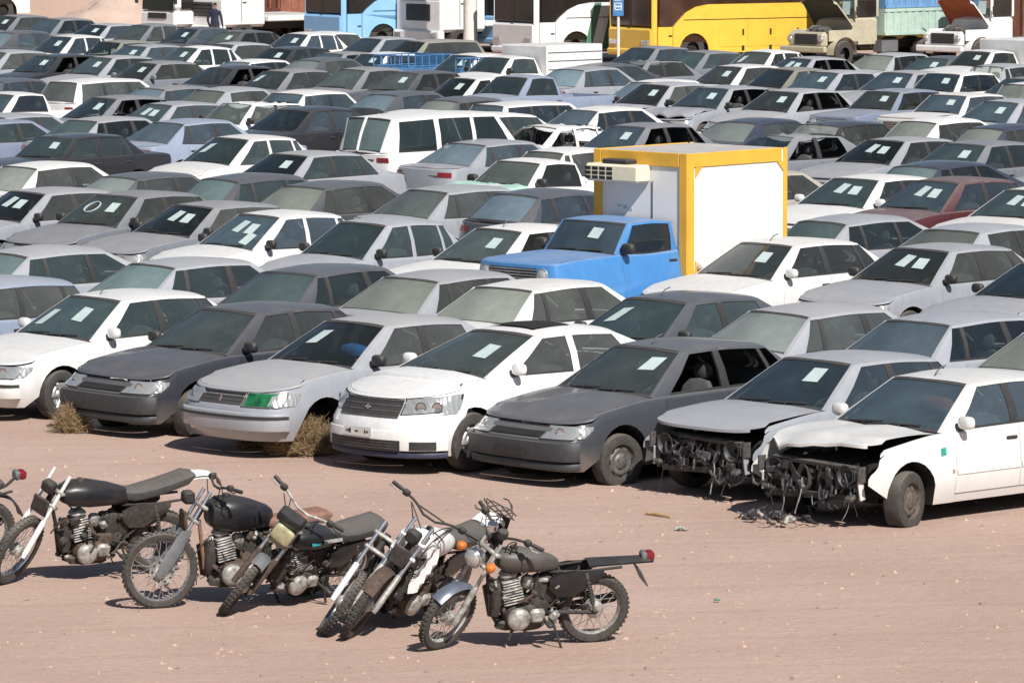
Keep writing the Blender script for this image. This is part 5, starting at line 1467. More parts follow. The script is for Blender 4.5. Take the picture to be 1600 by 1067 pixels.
# ------------------------------------------------------------------ where every parked car stands
# (pixel x, pixel y of the middle of the roof edge above the screen that faces the camera, facing, type, colour, flags, words)
# facing F = windscreen to the camera, R = rear window to the camera
AX = 43.0            # cars stand at this angle to the picture plane
ROWS = [
 # row 1 (front)
 [(-62, 441, 'F', 'hatch', 'paleblue', '', ''),
  (143, 463, 'F', 'sedan405', 'white', '#A', ''),
  (351, 483, 'F', 'sedan405', 'charcoal', '#B', ''),
  (548, 502, 'F', 'samand', 'silver', '#C', ''),
  (778, 516, 'F', 'chery', 'white', '#D', ''),
  (1005, 541, 'F', 'sedan405', 'darkgrey', '#E', ''),
  (1270, 561, 'F', 'sedan405', 'silver', '#F', ''),
  (1447, 591, 'F', 'sedan405', 'white', '#G', '')],
 # row 2
 [(5, 395, 'R', 'hatch', 'silver', '', ''),
  (265, 419, 'R', 'sedan405', 'silver', 'd', ''),
  (447, 424, 'R', 'sedan405', 'darkgrey', 'k', ''),
  (605, 429, 'R', 'sedan405', 'silver', '', ''),
  (784, 449, 'R', 'sedan405', 'white', 'd', ''),
  (1031, 468, 'F', 'samand', 'darkgrey', 'bla', ''),
  (1223, 489, 'R', 'sedan405', 'silver', 'd', ''),
  (1414, 498, 'R', 'sedan405', 'silver', 'k', ''),
  (1650, 522, 'R', 'sedan405', 'silver', '', '')],
 # row 3
 [(38, 295, 'F', 'sedan405', 'silver', '2', ''),
  (203, 307, 'F', 'sedan405', 'grey', 'po', ''),
  (287, 315, 'F', 'sedan405', 'grey', '2', ''),
  (399, 334, 'F', 'pride', 'white', '23', ''),
  (561, 348, 'F', 'pride', 'silver', '', ''),
  (774, 362, 'F', 'sedan405', 'white', 'pa', ''),
  (931, 345, 'F', 'nissan', 'blue', '#N', ''),
  (1188, 376, 'F', 'sedan405', 'white', 'pabm', ''),
  (1435, 386, 'F', 'sedan405', 'silver', '2', ''),
  (1632, 408, 'F', 'samand', 'silver', 'b', '')],
 # row 4
 [(25, 260, 'R', 'sedan405', 'white', 'd', ''),
  (180, 271, 'R', 'sedan405', 'darkgrey', 'd', ''),
  (345, 283, 'R', 'hatch', 'darkgrey', '', ''),
  (500, 295, 'R', 'sedan405', 'darkgrey', '', ''),
  (653, 297, 'R', 'sedan405', 'silver', 'k', ''),
  (803, 307, 'R', 'hatch', 'darkgrey', '', ''),
  (1283, 344, 'R', 'hatch', 'silver', 'k', ''),
  (1481, 355, 'R', 'samand', 'silver', 'k', '')],
 # row 5
 [(83, 208, 'F', 'paykan', 'black', 'p', ''),
  (357, 215, 'F', 'pride', 'white', 'l', ''),
  (448, 236, 'F', 'sedan405', 'silver', 'p', ''),
  (702, 222, 'R', 'merc', 'silver', '#T', ''),
  (777, 255, 'F', 'pickup', 'white', '#P', ''),
  (850, 233, 'R', 'pride', 'white', 'k', ''),
  (1165, 264, 'R', 'samand', 'beige', '', ''),
  (1343, 278, 'F', 'sedan405', 'white', '2m', ''),
  (1455, 285, 'F', 'sedan405', 'maroon', '2', ''),
  (1600, 290, 'F', 'samand', 'white', '2', ''),
  (1448, 253, 'R', 'hatch', 'navy', '', '')],
 # row 6
 [(-45, 188, 'R', 'sedan405', 'greyblue', '', ''),
  (2, 177, 'R', 'sedan405', 'silver', 'k', ''),
  (120, 187, 'R', 'sedan405', 'silver', 'k', ''),
  (258, 193, 'R', 'merc', 'paleblue', 'k', ''),
  (455, 171, 'F', 'samand', 'black', '#O', ''),
  (595, 185, 'R', 'suv', 'white', '#S', ''),
  (748, 182, 'F', 'sedan405', 'white', 'm', ''),
  (850, 193, 'F', 'pride', 'white', 'X', ''),
  (989, 198, 'F', 'sedan405', 'grey', 'pn', ''),
  (1146, 189, 'R', 'samand', 'navy', '', ''),
  (1236, 213, 'F', 'samand', 'grey', 'xn', ''),
  (1352, 213, 'F', 'sedan405', 'silver', '2', ''),
  (1505, 226, 'F', 'sedan405', 'grey', 'p', ''),
  (1645, 240, 'F', 'sedan405', 'silver', '', ''),
  (1530, 198, 'R', 'hatch', 'navy', '', ''),
  (1436, 194, 'R', 'hatch', 'white', '', ''),
  (1275, 192, 'R', 'paykan', 'black', 'n', '')],
 # row 7
 [(35, 146, 'F', 'pickup', 'white', '', ''),
  (150, 156, 'F', 'sedan405', 'grey', 'pn', ''),
  (235, 162, 'F', 'sedan405', 'silver', '2', ''),
  (328, 158, 'F', 'paykan', 'white', 'xo', ''),
  (449, 150, 'R', 'paykan', 'white', 'k', ''),
  (600, 152, 'R', 'samand', 'darkgrey', '', ''),
  (685, 157, 'R', 'hatch', 'darkgrey', '', ''),
  (637, 174, 'R', 'pride', 'white', '', ''),
  (740, 166, 'R', 'wagon', 'white', 'k', ''),
  (890, 175, 'R', 'sedan405', 'white', 'k', '')],
 # row 8
 [(-20, 125, 'R', 'sedan405', 'darkgrey', '', ''),
  (98, 131, 'R', 'wagon', 'white', 'k', ''),
  (236, 136, 'R', 'sedan405', 'grey', '', ''),
  (325, 145, 'R', 'samand', 'silver', 'k', ''),
  (826, 126, 'F', 'pickup', 'paleblue', '', ''),
  (934, 113, 'R', 'sedan405', 'silver', 'd', ''),
  (1008, 125, 'R', 'sedan405', 'white', '', ''),
  (1044, 136, 'F', 'sedan405', 'silver', 'pc', ''),
  (1117, 139, 'F', 'sedan405', 'silver', 'pcn', ''),
  (1240, 143, 'F', 'sedan405', 'silver', 'pn', ''),
  (1334, 138, 'F', 'paykan', 'greyblue', 'pb', ''),
  (1445, 141, 'F', 'paykan', 'white', 'pj', ''),
  (1561, 158, 'F', 'samand', 'silver', 'p', ''),
  (1585, 136, 'R', 'wagon', 'white', 'n', '')],
 # row 9
 [(-10, 84, 'F', 'sedan405', 'silver', '', ''),
  (83, 90, 'F', 'sedan405', 'black', 'pn', ''),
  (167, 93, 'F', 'sedan405', 'silver', 'p', ''),
  (258, 97, 'F', 'sedan405', 'grey', 'pm', ''),
  (352, 101, 'F', 'samand', 'black', 'n', ''),
  (441, 111, 'F', 'sedan405', 'grey', 'l', ''),
  (550, 112, 'F', 'sedan405', 'grey', '', ''),
  (616, 114, 'F', 'sedan405', 'darkgrey', 'p', ''),
  (721, 123, 'F', 'pride', 'white', 'p', ''),
  (838, 92, 'F', 'pickup', 'white', '#V', ''),
  (905, 101, 'R', 'hatch', 'darkgrey', '', ''),
  (985, 95, 'F', 'sedan405', 'grey', 'xc', ''),
  (1105, 106, 'F', 'sedan405', 'white', 'p', ''),
  (1190, 104, 'F', 'pride', 'olive', '', ''),
  (1262, 108, 'F', 'samand', 'silver', 'p', ''),
  (1349, 112, 'F', 'sedan405', 'silver', 'p', ''),
  (1429, 116, 'F', 'paykan', 'white', 'p', ''),
  (1560, 117, 'F', 'samand', 'grey', '', ''),
  (1540, 107, 'R', 'pride', 'silver', 'n', '')],
 # row 10
 [(5, 52, 'R', 'samand', 'darkgrey', '', ''),
  (98, 61, 'F', 'pride', 'white', 'p', ''),
  (163, 64, 'F', 'paykan', 'olive', '', ''),
  (209, 69, 'F', 'sedan405', 'silver', 'p', ''),
  (282, 74, 'F', 'pride', 'white', 'p', ''),
  (364, 73, 'F', 'sedan405', 'silver', 'p', ''),
  (426, 77, 'F', 'sedan405', 'black', 'p', ''),
  (385, 97, 'R', 'sedan405', 'white', '', ''),
  (484, 97, 'R', 'samand', 'darkgrey', '', ''),
  (515, 83, 'F', 'sedan405', 'grey', 'p', ''),
  (583, 86, 'F', 'paykan', 'white', 'p', ''),
  (677, 88, 'R', 'pickup', 'blue', '#K', ''),
  (735, 91, 'F', 'pride', 'white', 'p', ''),
  (800, 95, 'R', 'pickup', 'blue', '#K', ''),
  (1006, 77, 'F', 'sedan405', 'grey', '', ''),
  (1077, 79, 'F', 'sedan405', 'grey', '', ''),
  (1205, 85, 'F', 'pride', 'white', 'l', ''),
  (1262, 89, 'F', 'sedan405', 'silver', '2n', ''),
  (1339, 86, 'R', 'sedan405', 'silver', '', ''),
  (1444, 87, 'F', 'sedan405', 'darkgrey', 'p', ''),
  (1524, 84, 'F', 'pickup', 'white', 'p#W', '')],
 # row 11
 [(10, 27, 'F', 'sedan405', 'grey', 'p', ''),
  (78, 33, 'F', 'sedan405', 'grey', '', ''),
  (150, 36, 'F', 'sedan405', 'silver', 'p', ''),
  (218, 42, 'F', 'pride', 'grey', '', ''),
  (294, 44, 'F', 'pride', 'darkgrey', 'p', ''),
  (358, 48, 'F', 'sedan405', 'darkgrey', 'p', ''),
  (443, 54, 'F', 'pride', 'white', 'p', ''),
  (510, 54, 'F', 'sedan405', 'white', 'm', ''),
  (572, 58, 'F', 'sedan405', 'silver', '', ''),
  (645, 62, 'F', 'wagon', 'olive', '', '')],
]
FRONT_OPT = {
 '#A': dict(nose='std', bumper='body', mirror='body', papers=((-.55, .42, 'p'), (.35, .55, 'p')), antenna=1, rim='alloy', steer=6),
 '#B': dict(nose='std', bumper='black', nogrille=1, mirror='black', rim='steel', flat=1, steer=12),
 '#C': dict(nose='std', bumper='body', mirror='left', tape=1, papers=((-.30, .58, 'p'), (.52, .55, 'b')), nowheel=1),
 '#D': dict(nose='std', mirror='body', bodyhandle=1, papers=((.48, .52, 'p'),), sunroof=1, rim='alloy', plate='worn', steer=4),
 '#E': dict(nose='std', bumper='dark', nogrille=1, mirror='none', papers=((.60, .66, 'p'),), antenna=1, rim='steel', flat=1, plate='dark', steer=-4, noglass='s', amber=0),
 '#F': dict(nose='none', mirror='none', papers=((.42, .66, 'p'), (-.4, .5, 'b')), hood='ajar', seed=4),
 '#O': dict(boot='open', mirror='none'),
 '#N': dict(papers=((.32, .60, 'p'),), mirror='black'),
 '#G': dict(nose='none', mirror='body', hood='bent', antenna=1, rim='rusty', flat=1, steer=16, seed=9, wires=7, strip_mat=PAINT, papers=((.45, .7, 'r'),)),
}
def flag_opts(fl, lod):
    o = {}
    P = []
    if 'p' in fl: P.append((.45, .58, 'p'))
    if '2' in fl: P += [(.02, .60, 'p'), (.46, .56, 'p')]
    if '3' in fl: P.append((.60, .28, 'p'))
    if 'l' in fl: P.append((-.4, .55, 'p'))
    if 'b' in fl: P.append((-.3, .5, 'b'))
    if P: o['papers'] = tuple(P)
    if 'a' in fl: o['antenna'] = 1
    if 'm' in fl: o['mirror'] = 'body'
    if 'n' in fl: o['noglass'] = 's'
    if 'X' in fl: o['noglass'] = 'sfr'; o['roof'] = 'crushed'; o['hood'] = 'gone'; o['nose'] = 'none'
    if 'x' in fl: o['roof'] = 'crushed'
    if 'c' in fl: o['hood'] = 'crumple'
    if 'j' in fl: o['hood'] = 'ajar'
    if lod > 1 and 'm' not in fl: o['mirror'] = 'black' if hash_(fl) else 'none'
    return o
def hash_(s): return sum(ord(c) for c in s) % 2
# ------------------------------------------------------------------ solve positions, keep the cars from running into each other
rngc = random.Random(21)
CARS = []
for ri, row in enumerate(ROWS):
    for (px, py, face, typ, colr, fl, words) in row:
        C = Car(TYPES[typ])
        ang = radians((180 if face == 'F' else 0) + AX + rngc.uniform(-3.2, 3.2))
        if ri == 0: ang = radians(180 + AX + rngc.uniform(-1, 1))
        p = C.wscreen(1, 0, 0, face == 'R')
        q = at(px, py, p.z)
        d = Vector((cos(ang), sin(ang)))
        c = Vector((q.x, q.y)) - d * p.x
        sc = .88 if '#K' in fl else 1.0
        if sc != 1:
            q = at(px, py, p.z * sc); c = Vector((q.x, q.y)) - d * p.x * sc
        CARS.append(dict(sc=sc, c=c, d=d, L=C.L * sc, W=(C.W + .06) * sc, ang=ang, row=ri, px=px, py=py, face=face, typ=typ, col=colr, fl=fl, w0=Vector(c)))
def sep(a, b):
    "smallest push that parts two standing rectangles, or None"
    dv = b['c'] - a['c']
    if dv.length > 5: return None
    best = None
    for ax in (a['d'], Vector((-a['d'].y, a['d'].x)), b['d'], Vector((-b['d'].y, b['d'].x))):
        ra = abs(ax.dot(a['d'])) * a['L'] / 2 + abs(ax.x * -a['d'].y + ax.y * a['d'].x) * a['W'] / 2
        rb = abs(ax.dot(b['d'])) * b['L'] / 2 + abs(ax.x * -b['d'].y + ax.y * b['d'].x) * b['W'] / 2
        g = ra + rb - abs(ax.dot(dv))
        if g <= 0: return None
        if best is None or g < best[0]: best = (g, ax * (1 if ax.dot(dv) > 0 else -1))
    return best
def wgt(c): return 0.15 if c['row'] == 0 else 1.0
for it in range(140):
    mv = 0
    for i, a in enumerate(CARS):
        for b in CARS[i + 1:]:
            if abs(a['c'].y - b['c'].y) > 5.2 or abs(a['c'].x - b['c'].x) > 5.2: continue
            s_ = sep(a, b)
            if s_:
                wa, wb = wgt(a), wgt(b)
                p = s_[1] * (s_[0] + .02) * .5
                p.x *= .55           # rather slide in depth than sideways
                a['c'] -= p * (2 * wa / (wa + wb)); b['c'] += p * (2 * wb / (wa + wb)); mv = max(mv, s_[0])
    if mv < .01: break
import sys; print('relax', it, round(mv, 3), 'largest shift', round(max((c['c'] - c['w0']).length for c in CARS), 2))

ORD = 'first second third fourth fifth sixth seventh eighth ninth tenth eleventh twelfth thirteenth fourteenth fifteenth sixteenth seventeenth eighteenth nineteenth twentieth twenty-first twenty-second'.split()
for ri in range(len(ROWS)):
    rr = sorted([c for c in CARS if c['row'] == ri], key=lambda c: c['px'])
    for k, c in enumerate(rr): c['k'] = k; c['n'] = len(rr)
NAMES = {'sedan405': 'sedan', 'samand': 'sedan', 'chery': 'sedan', 'paykan': 'boxy sedan', 'pride': 'small car', 'hatch': 'hatchback', 'wagon': 'estate car', 'merc': 'saloon', 'suv': 'off-roader', 'patrol': 'off-roader', 'pickup': 'pickup', 'nissan': 'pickup'}
CWORD = {'darkgrey': 'dark grey', 'paleblue': 'pale blue', 'greyblue': 'grey-blue', 'navy': 'near-black', 'black': 'black'}
FRONT_LABEL = {
 '#A': 'white sedan with chrome-look wheels and two papers, second car of the front row',
 '#B': 'dark grey sedan with its grille missing, small dry bush at its front corner',
 '#C': 'silver sedan with a green headlamp behind the large dry bush',
 '#D': 'clean white sedan with sunroof and wide slatted grille in the front row',
 '#E': 'dark grey sedan with flat front tyre and no side glass, front row',
 '#F': 'silver sedan with stripped nose and bonnet ajar, front row',
 '#G': 'wrecked white sedan with bent bonnet, no nose and teal tape on its wing',
 '#N': 'blue pickup carrying a white refrigerated box with yellow edges',
 '#P': 'white pickup with pale green plastic sheet over its bonnet',
 '#S': 'tall white off-roader seen from behind, windows wrapping its whole body',
 '#T': 'silver saloon seen from behind with red tail lamps beside white pickup',
 '#O': 'black sedan with its boot lid raised, left of the white off-roader',
}
def car_label(c):
    for k in FRONT_LABEL:
        if k in c['fl']: return FRONT_LABEL[k]
    fl = c['fl']; t = CWORD.get(c['col'], c['col']) + ' ' + NAMES[c['typ']]
    st = 'showing its rear window' if c['face'] == 'R' else 'facing the camera'
    if '#K' in fl: st = 'with blue load cage'
    elif '#W' in fl or '#V' in fl: st = 'with white load box'
    elif 'X' in fl: st = 'crushed to a shell'
    elif 'x' in fl: st = 'with crushed roof'
    elif 'c' in fl: st = 'with crumpled bonnet'
    elif 'o' in fl: st = 'with white ring sticker'
    elif '2' in fl: st = 'with two papers'
    elif c['face'] == 'F' and ('p' in fl or 'l' in fl): st = 'with one paper'
    return '%s %s, %s from left in the %s row' % (t, st, ORD[c['k']], ORD[c['row']])
for c in CARS:
    lod = 1 if c['row'] <= 2 else 2
    fl = c['fl']
    opt = dict(FRONT_OPT[fl]) if fl in FRONT_OPT else flag_opts(fl, lod)
    C, out = car_proto(c['typ'], lod, opt)
    nm = {'pickup': 'pickup_truck', 'nissan': 'pickup_truck', 'suv': 'off_road_car', 'patrol': 'off_road_car', 'hatch': 'hatchback', 'wagon': 'estate_car'}.get(c['typ'], 'sedan')
    root = new_obj(nm, None, loc=(c['c'].x, c['c'].y, 0), rot=(radians(rngc.uniform(-.5, .5)), radians(rngc.uniform(-.4, .4)), c['ang']))
    c['root'] = root; c['C'] = C; root.scale = (c['sc'],) * 3
    if c['row'] > 1 and not fl.startswith('#'): root.scale = (rngc.uniform(.96, 1.03), rngc.uniform(.97, 1.02), rngc.uniform(.95, 1.045))
    col = COLOURS[c['col']]
    j = rngc.uniform(.88, 1.1); col = tuple(min(.8, q * j) for q in col)
    gr = .82 if 'd' in fl else (.35 if 'k' in fl else .62)
    gf = .20 + rngc.uniform(-.15, .24)
    if c['face'] == 'R': gf = .5
    instance(root, out, col, gf, gr, .20 + rngc.uniform(-.13, .18), .25 if c['col'] in ('black', 'navy') else (rngc.uniform(.35, .6) if c['col'] in ('darkgrey', 'charcoal') else (1.35 if fl == '#C' else rngc.uniform(.65, 1.15))), rngc.choice([(1, 1, 1), (1.1, 1.05, 1), (.8, .95, 1.15), (.75, .9, .95), (.8, .95, 1.18), (1.15, 1.1, 1.0)]))
    tag(root, car_label(c), 'car' if 'pickup' not in nm else 'pickup', 'cars parked in rows in the yard')
# ground
gm, N, L, P = mat_new('dry pink sand')
tc = N.new('ShaderNodeTexCoord')
n1 = N.new('ShaderNodeTexNoise'); n1.inputs['Scale'].default_value = .35; n1.inputs['Detail'].default_value = 8
n2 = N.new('ShaderNodeTexNoise'); n2.inputs['Scale'].default_value = 9; n2.inputs['Detail'].default_value = 10; n2.inputs['Roughness'].default_value = .7
L.new(tc.outputs['Object'], n1.inputs['Vector']); L.new(tc.outputs['Object'], n2.inputs['Vector'])
mp = N.new('ShaderNodeMapping'); mp.inputs['Scale'].default_value = (.6, 1.6, 1); mp.inputs['Rotation'].default_value = (0, 0, .12); L.new(tc.outputs['Object'], mp.inputs[0])
n3 = N.new('ShaderNodeTexNoise'); n3.inputs['Scale'].default_value = 1.0; n3.inputs['Detail'].default_value = 6; L.new(mp.outputs[0], n3.inputs['Vector'])
n4 = N.new('ShaderNodeTexNoise'); n4.inputs['Scale'].default_value = 45; n4.inputs['Detail'].default_value = 4; L.new(tc.outputs['Object'], n4.inputs['Vector'])
def madd(a_, k, b_=None):
    q = N.new('ShaderNodeMath'); q.operation = 'MULTIPLY_ADD'; q.inputs[1].default_value = k; q.inputs[2].default_value = 0
    L.new(a_, q.inputs[0])
    if b_ is not None: L.new(b_, q.inputs[2])
    return q.outputs[0]
mixv = madd(n4.outputs[0], .26, madd(n3.outputs[0], .13, madd(n2.outputs[0], .31, madd(n1.outputs[0], .30))))
cr = N.new('ShaderNodeValToRGB'); cr.color_ramp.elements[0].position = .36; cr.color_ramp.elements[0].color = (.36, .242, .192, 1); cr.color_ramp.elements[1].position = .62; cr.color_ramp.elements[1].color = (.50, .362, .297, 1)
L.new(mixv, cr.inputs[0]); L.new(cr.outputs[0], P.inputs['Base Color']); P.inputs['Roughness'].default_value = .95
mt = N.new('ShaderNodeMapping'); mt.inputs['Rotation'].default_value = (0, 0, radians(78)); L.new(tc.outputs['Object'], mt.inputs[0])
wv = N.new('ShaderNodeTexWave'); wv.wave_profile = 'SIN'; wv.inputs['Scale'].default_value = .21; wv.inputs['Distortion'].default_value = 2.2; wv.inputs['Detail'].default_value = 1.5; wv.inputs['Detail Scale'].default_value = .25; L.new(mt.outputs[0], wv.inputs['Vector'])
wr = N.new('ShaderNodeMapRange'); wr.interpolation_type = 'SMOOTHSTEP'; wr.inputs[1].default_value = .90; wr.inputs[2].default_value = .995; wr.inputs[3].default_value = 0; wr.inputs[4].default_value = -.13; L.new(wv.outputs[0], wr.inputs[0])
trk = wr.outputs[0]
bu = N.new('ShaderNodeBump'); bu.inputs['Strength'].default_value = .8; bu.inputs['Distance'].default_value = .05; L.new(madd(n3.outputs[0], .35, madd(n4.outputs[0], .18, madd(n2.outputs[0], .55, trk))), bu.inputs['Height']); L.new(bu.outputs[0], P.inputs['Normal'])
g = MB(); g.poly([(-600, -50, 0), (600, -50, 0), (600, 1500, 0), (-600, 1500, 0)], gm)
tag(new_obj('ground', g.mesh('ground', 0)), kind='structure')
# ------------------------------------------------------------------ fittings of single cars
def find(row, k): return [c for c in CARS if c['row'] == row and c['k'] == k][0]
def byflag(f): return [c for c in CARS if f in c['fl']]
# refrigerated box on the blue pickup
c = byflag('#N')[0]; R_ = c['root']
x0, x1, yw, z0, z1 = -.28, -2.38, .90, .80, 2.56
m = MB(); m.cbox(((x0 + x1) / 2, 0, (z0 + z1) / 2), (x0 - x1, yw * 2, z1 - z0), simple('white insulated panel', (.71, .71, .72), .45, var=.06, scale=1.2, dust=.75), .02); bx = new_obj('cargo_box', m.mesh('cargo_box'), R_)
def edge_strip(c_, s_): m = MB(); m.cbox(c_, s_, AMBERBOX, .008); new_obj('edge_frame', m.mesh('edge_frame'), bx)
for sy in (1, -1):
    edge_strip((x0 - .055, sy * (yw + .006), (z0 + z1) / 2), (.13, .03, z1 - z0 + .02))
    edge_strip((x1 + .03, sy * (yw + .006), (z0 + z1) / 2), (.08, .03, z1 - z0 + .02))
    edge_strip(((x0 + x1) / 2, sy * (yw + .006), z1 - .09), (x0 - x1 - .23, .03, .20))
    edge_strip(((x0 + x1) / 2, sy * (yw + .006), z0 + .05), (x0 - x1 - .23, .03, .12))
    edge_strip((x0 + .012, sy * (yw - .07), (z0 + z1) / 2), (.03, .15, z1 - z0 + .02))
edge_strip((x0 + .012, 0, z1 - .09), (.03, yw * 2 - .30, .20))
for sx in (0, 1):      # corner gussets of the frame
    for zz, sg in ((z1 - .19, -1), (z0 + .11, 1)):
        xg = (x0 - .15) if sx == 0 else (x1 + .07); dx = -.14 if sx == 0 else .14
        slab(bx, 'corner_gusset', [(xg, zz), (xg + dx, zz), (xg, zz + sg * .14)] if True else 0, yw + .02, .02, AMBERBOX)
u = MB(); u.cbox((x0 + .16, -.30, 2.26), (.29, 1.02, .25), CREAM, .03); un = new_obj('cooling_unit', u.mesh('cooling_unit'), R_)
for i in range(4):
    for j in range(3):
        g_ = MB(); g_.box((x0 + .307, -.75 + i * .14, 2.19 + j * .065), (.006, .11, .045), DARK); new_obj('vent', g_.mesh('vent', 0), un)
u = MB(); u.cbox((x0 + .13, -.30, 2.42), (.22, .5, .07), TRIM, .02); new_obj('fan_cover', u.mesh('fan_cover'), un)
u = MB(); u.box((x0 + .006, .22, 1.6), (.012, .012, 1.1), BUMP); new_obj('panel_joint', u.mesh('panel_joint', 0), bx)
for xx in (-1.02, -1.72):
    u = MB(); u.box((xx, yw + .003, (z0 + z1) / 2 - .05), (.006, .004, z1 - z0 - .4), CONCRETE); new_obj('panel_joint', u.mesh('panel_joint', 0), bx)
for k in range(3):
    u = MB(); u.box((x0 + .004, -.42 + .11 * k, 1.78 - .02 * k), (.006, .07, .03 + .02 * (k == 1)), PAPER); new_obj('faded_mark', u.mesh('faded_mark', 0), bx)
for sy in (1, -1):
    m = MB(); m.lathe([(.0, .20), (.33, .2), (.33, -.05), (.30, -.05)], TRIM, 20, (-1.36, sy * .60, .62)); 
# cages on the two blue pickups
CAGEBLUE = simple('chipped blue cage paint', (.06, .17, .34), .5, var=.3)
for c in byflag('#K'):
    Rt = c['root']; C = c['C']; cg = MB(); xa, xb, y, zb, zt = C.xrb - .06, C.xr + .08, C.W / 2 - .06, 1.0, 1.62
    for yy in (-y, y):
        for x in [lerp(xa, xb, i / 6) for i in range(7)]: cg.tube([(x, yy, zb), (x, yy, zt)], .022, CAGEBLUE, 6)
        for z in (zt, 1.3): cg.tube([(xa, yy, z), (xb, yy, z)], .022, CAGEBLUE, 6)
    for x in (xa, xb):
        for z in (zt, 1.3): cg.tube([(x, -y, z), (x, y, z)], .022, CAGEBLUE, 6)
        for yy in [lerp(-y, y, i / 4) for i in range(1, 4)]: cg.tube([(x, yy, zb), (x, yy, zt)], .022, CAGEBLUE, 6)
    for yy in (-y, y): cg.box(((xa + xb) / 2, yy, 1.13), (xa - xb, .02, .26), CAGEBLUE)
    cg.box((xa, 0, 1.3), (.03, 2 * y, .62), CAGEBLUE)
    new_obj('load_cage', cg.mesh('load_cage'), Rt)
# white box body on the pickup at the far side
for c in byflag('#W') + byflag('#V'):
    C = c['C']; m = MB(); m.cbox(((C.xrb + C.xr) / 2 - .05, 0, 1.35), (C.xrb - C.xr + .1, C.W + .1, 1.0), TRUCKWHITE, .03); bb = new_obj('load_box', m.mesh('load_box'), c['root'])
    for k in range(4):
        m = MB(); m.box(((C.xrb + C.xr) / 2 - .05, C.W / 2 + .055, 1.0 + k * .22), (C.xrb - C.xr, .012, .02), BUMP); new_obj('groove', m.mesh('groove', 0), bb)
# pale green sheet thrown over the bonnet of the white pickup
c = byflag('#P')[0]; C = c['C']; rg = random.Random(6); m = MB(); P = []
for i in range(15):
    row = []
    for j in range(19):
        x = lerp(C.xcw + .05, C.xf + .06, i / 14); y = lerp(-.75, 1.02, j / 18); hw = C.half(min(x, C.xf - .12), .9, .02)
        z = C.zsh(min(x, C.xf)) + .075; over = max(0, abs(y) - hw); ov2 = max(0, x - (C.xf - .12))
        z -= over * 2.0 + ov2 * 2.2
        row.append(Vector((min(x, C.xf + .03) + rg.uniform(-.01, .01), math.copysign(min(abs(y), hw + .03 + .03 * sin(i * 1.3)), y) + rg.uniform(-.008, .008), z + rg.uniform(-.012, .018) + .01 * sin(i * .9 + j * 1.1))))
    P.append(row)
m.grid(P, simple('pale green plastic sheet', (.33, .52, .45), .5, var=.15, scale=3)); o = new_obj('plastic_sheet', m.mesh('plastic_sheet', 70)); o.matrix_world = Matrix.Translation(c['root'].location) @ c['root'].rotation_euler.to_matrix().to_4x4()
tag(o, 'pale green plastic sheet thrown over the bonnet of the white pickup', 'plastic sheet')
# tailgate of the white off-roader and boot marks of the silver saloon
c = byflag('#S')[0]; C = c['C']
for sd in (1, -1):
    m = MB(); x = C.xr + .055; m.box((x - .02, sd * .36, 1.02), (.02, .16, .03), TRIM); new_obj('tailgate_handle', m.mesh('tailgate_handle', 0), c['root'])
m = MB(); m.box((C.xr + .01, .02, .85), (.03, .012, .75), TRIM); m.tube([C.wscreen(u, .02, .012, True) for u in (0, .25, .5, .75, 1)], .03, PAINT, 6); new_obj('tailgate_seam', m.mesh('tailgate_seam', 0), c['root'], (.74, .74, .73))
c = byflag('#T')[0]; C = c['C']; m = MB()
for k in range(5): m.box((C.xr + .055, -.20 - k * .07, .80), (.01, .045, .022), BUMP)
for k in range(4): m.box((C.xr + .055, .42 + k * .055, .80), (.01, .035, .022), BUMP)
new_obj('badge_letters', m.mesh('badge_letters', 0), c['root'])
for c in byflag('o'):
    if c['row'] == 2:
        C = c['C']; m = MB(); m.tube([C.wscreen(.55 + .17 * sin(a), -.25 + .24 * cos(a), .006) for a in [2 * pi * i / 20 for i in range(21)]], .012, PAPER, 5); new_obj('white_ring_sticker', m.mesh('white_ring_sticker'), c['root'])
# front row: scraps and trim of single cars
c = byflag('#G')[0]; C = c['C']; Rt = c['root']
m = MB(); q = [C.cp(('s', x), z, -.003, 1) for x, z in ((.92, .76), (.84, .77), (.84, .69), (.92, .68))]; m.poly(q, simple('teal tape', (.02, .28, .22), .6)); new_obj('teal_tape', m.mesh('teal_tape', 0), Rt)
m = MB(); q = [C.cp(('s', x), z, -.003, 1) for x, z in ((.755, .535), (.725, .535), (.725, .495), (.755, .495))]; m.poly(q, BEIGE_CLOTH); new_obj('wing_badge', m.mesh('wing_badge', 0), Rt)
m = MB(); rg = random.Random(2)
for k in range(18):
    a = Vector((C.xf - .18 + rg.uniform(-.2, .35), rg.uniform(-.8, .25), .02)); pts = [a]
    for i in range(6): pts.append(pts[-1] + Vector((rg.uniform(-.06, .09), rg.uniform(-.08, .08), rg.uniform(-.02, .05)))); pts[-1].z = max(.008, pts[-1].z)
    m.tube(pts, rg.choice([.004, .006, .012]), rg.choice([TRIM, TRIM, BUMP, BUMP, RUST]), 5)
for k in range(9): m.cbox((C.xf - .05 + rg.uniform(-.2, .25), rg.uniform(-.75, .1), rg.uniform(.02, .10)), (rg.uniform(.03, .1), rg.uniform(.03, .12), rg.uniform(.02, .06)), rg.choice([TRIM, BUMP, ALU]), .01, Euler((rg.uniform(0, 3), rg.uniform(0, 3), 0)).to_matrix())
o = new_obj('wiring_heap', m.mesh('wiring_heap')); o.matrix_world = Matrix.Translation(Rt.location) @ Matrix.Rotation(c['ang'], 4, 'Z'); tag(o, 'heap of torn wires and scraps under the white car without a nose', 'scrap heap')
c = byflag('#C')[0]; C = c['C']
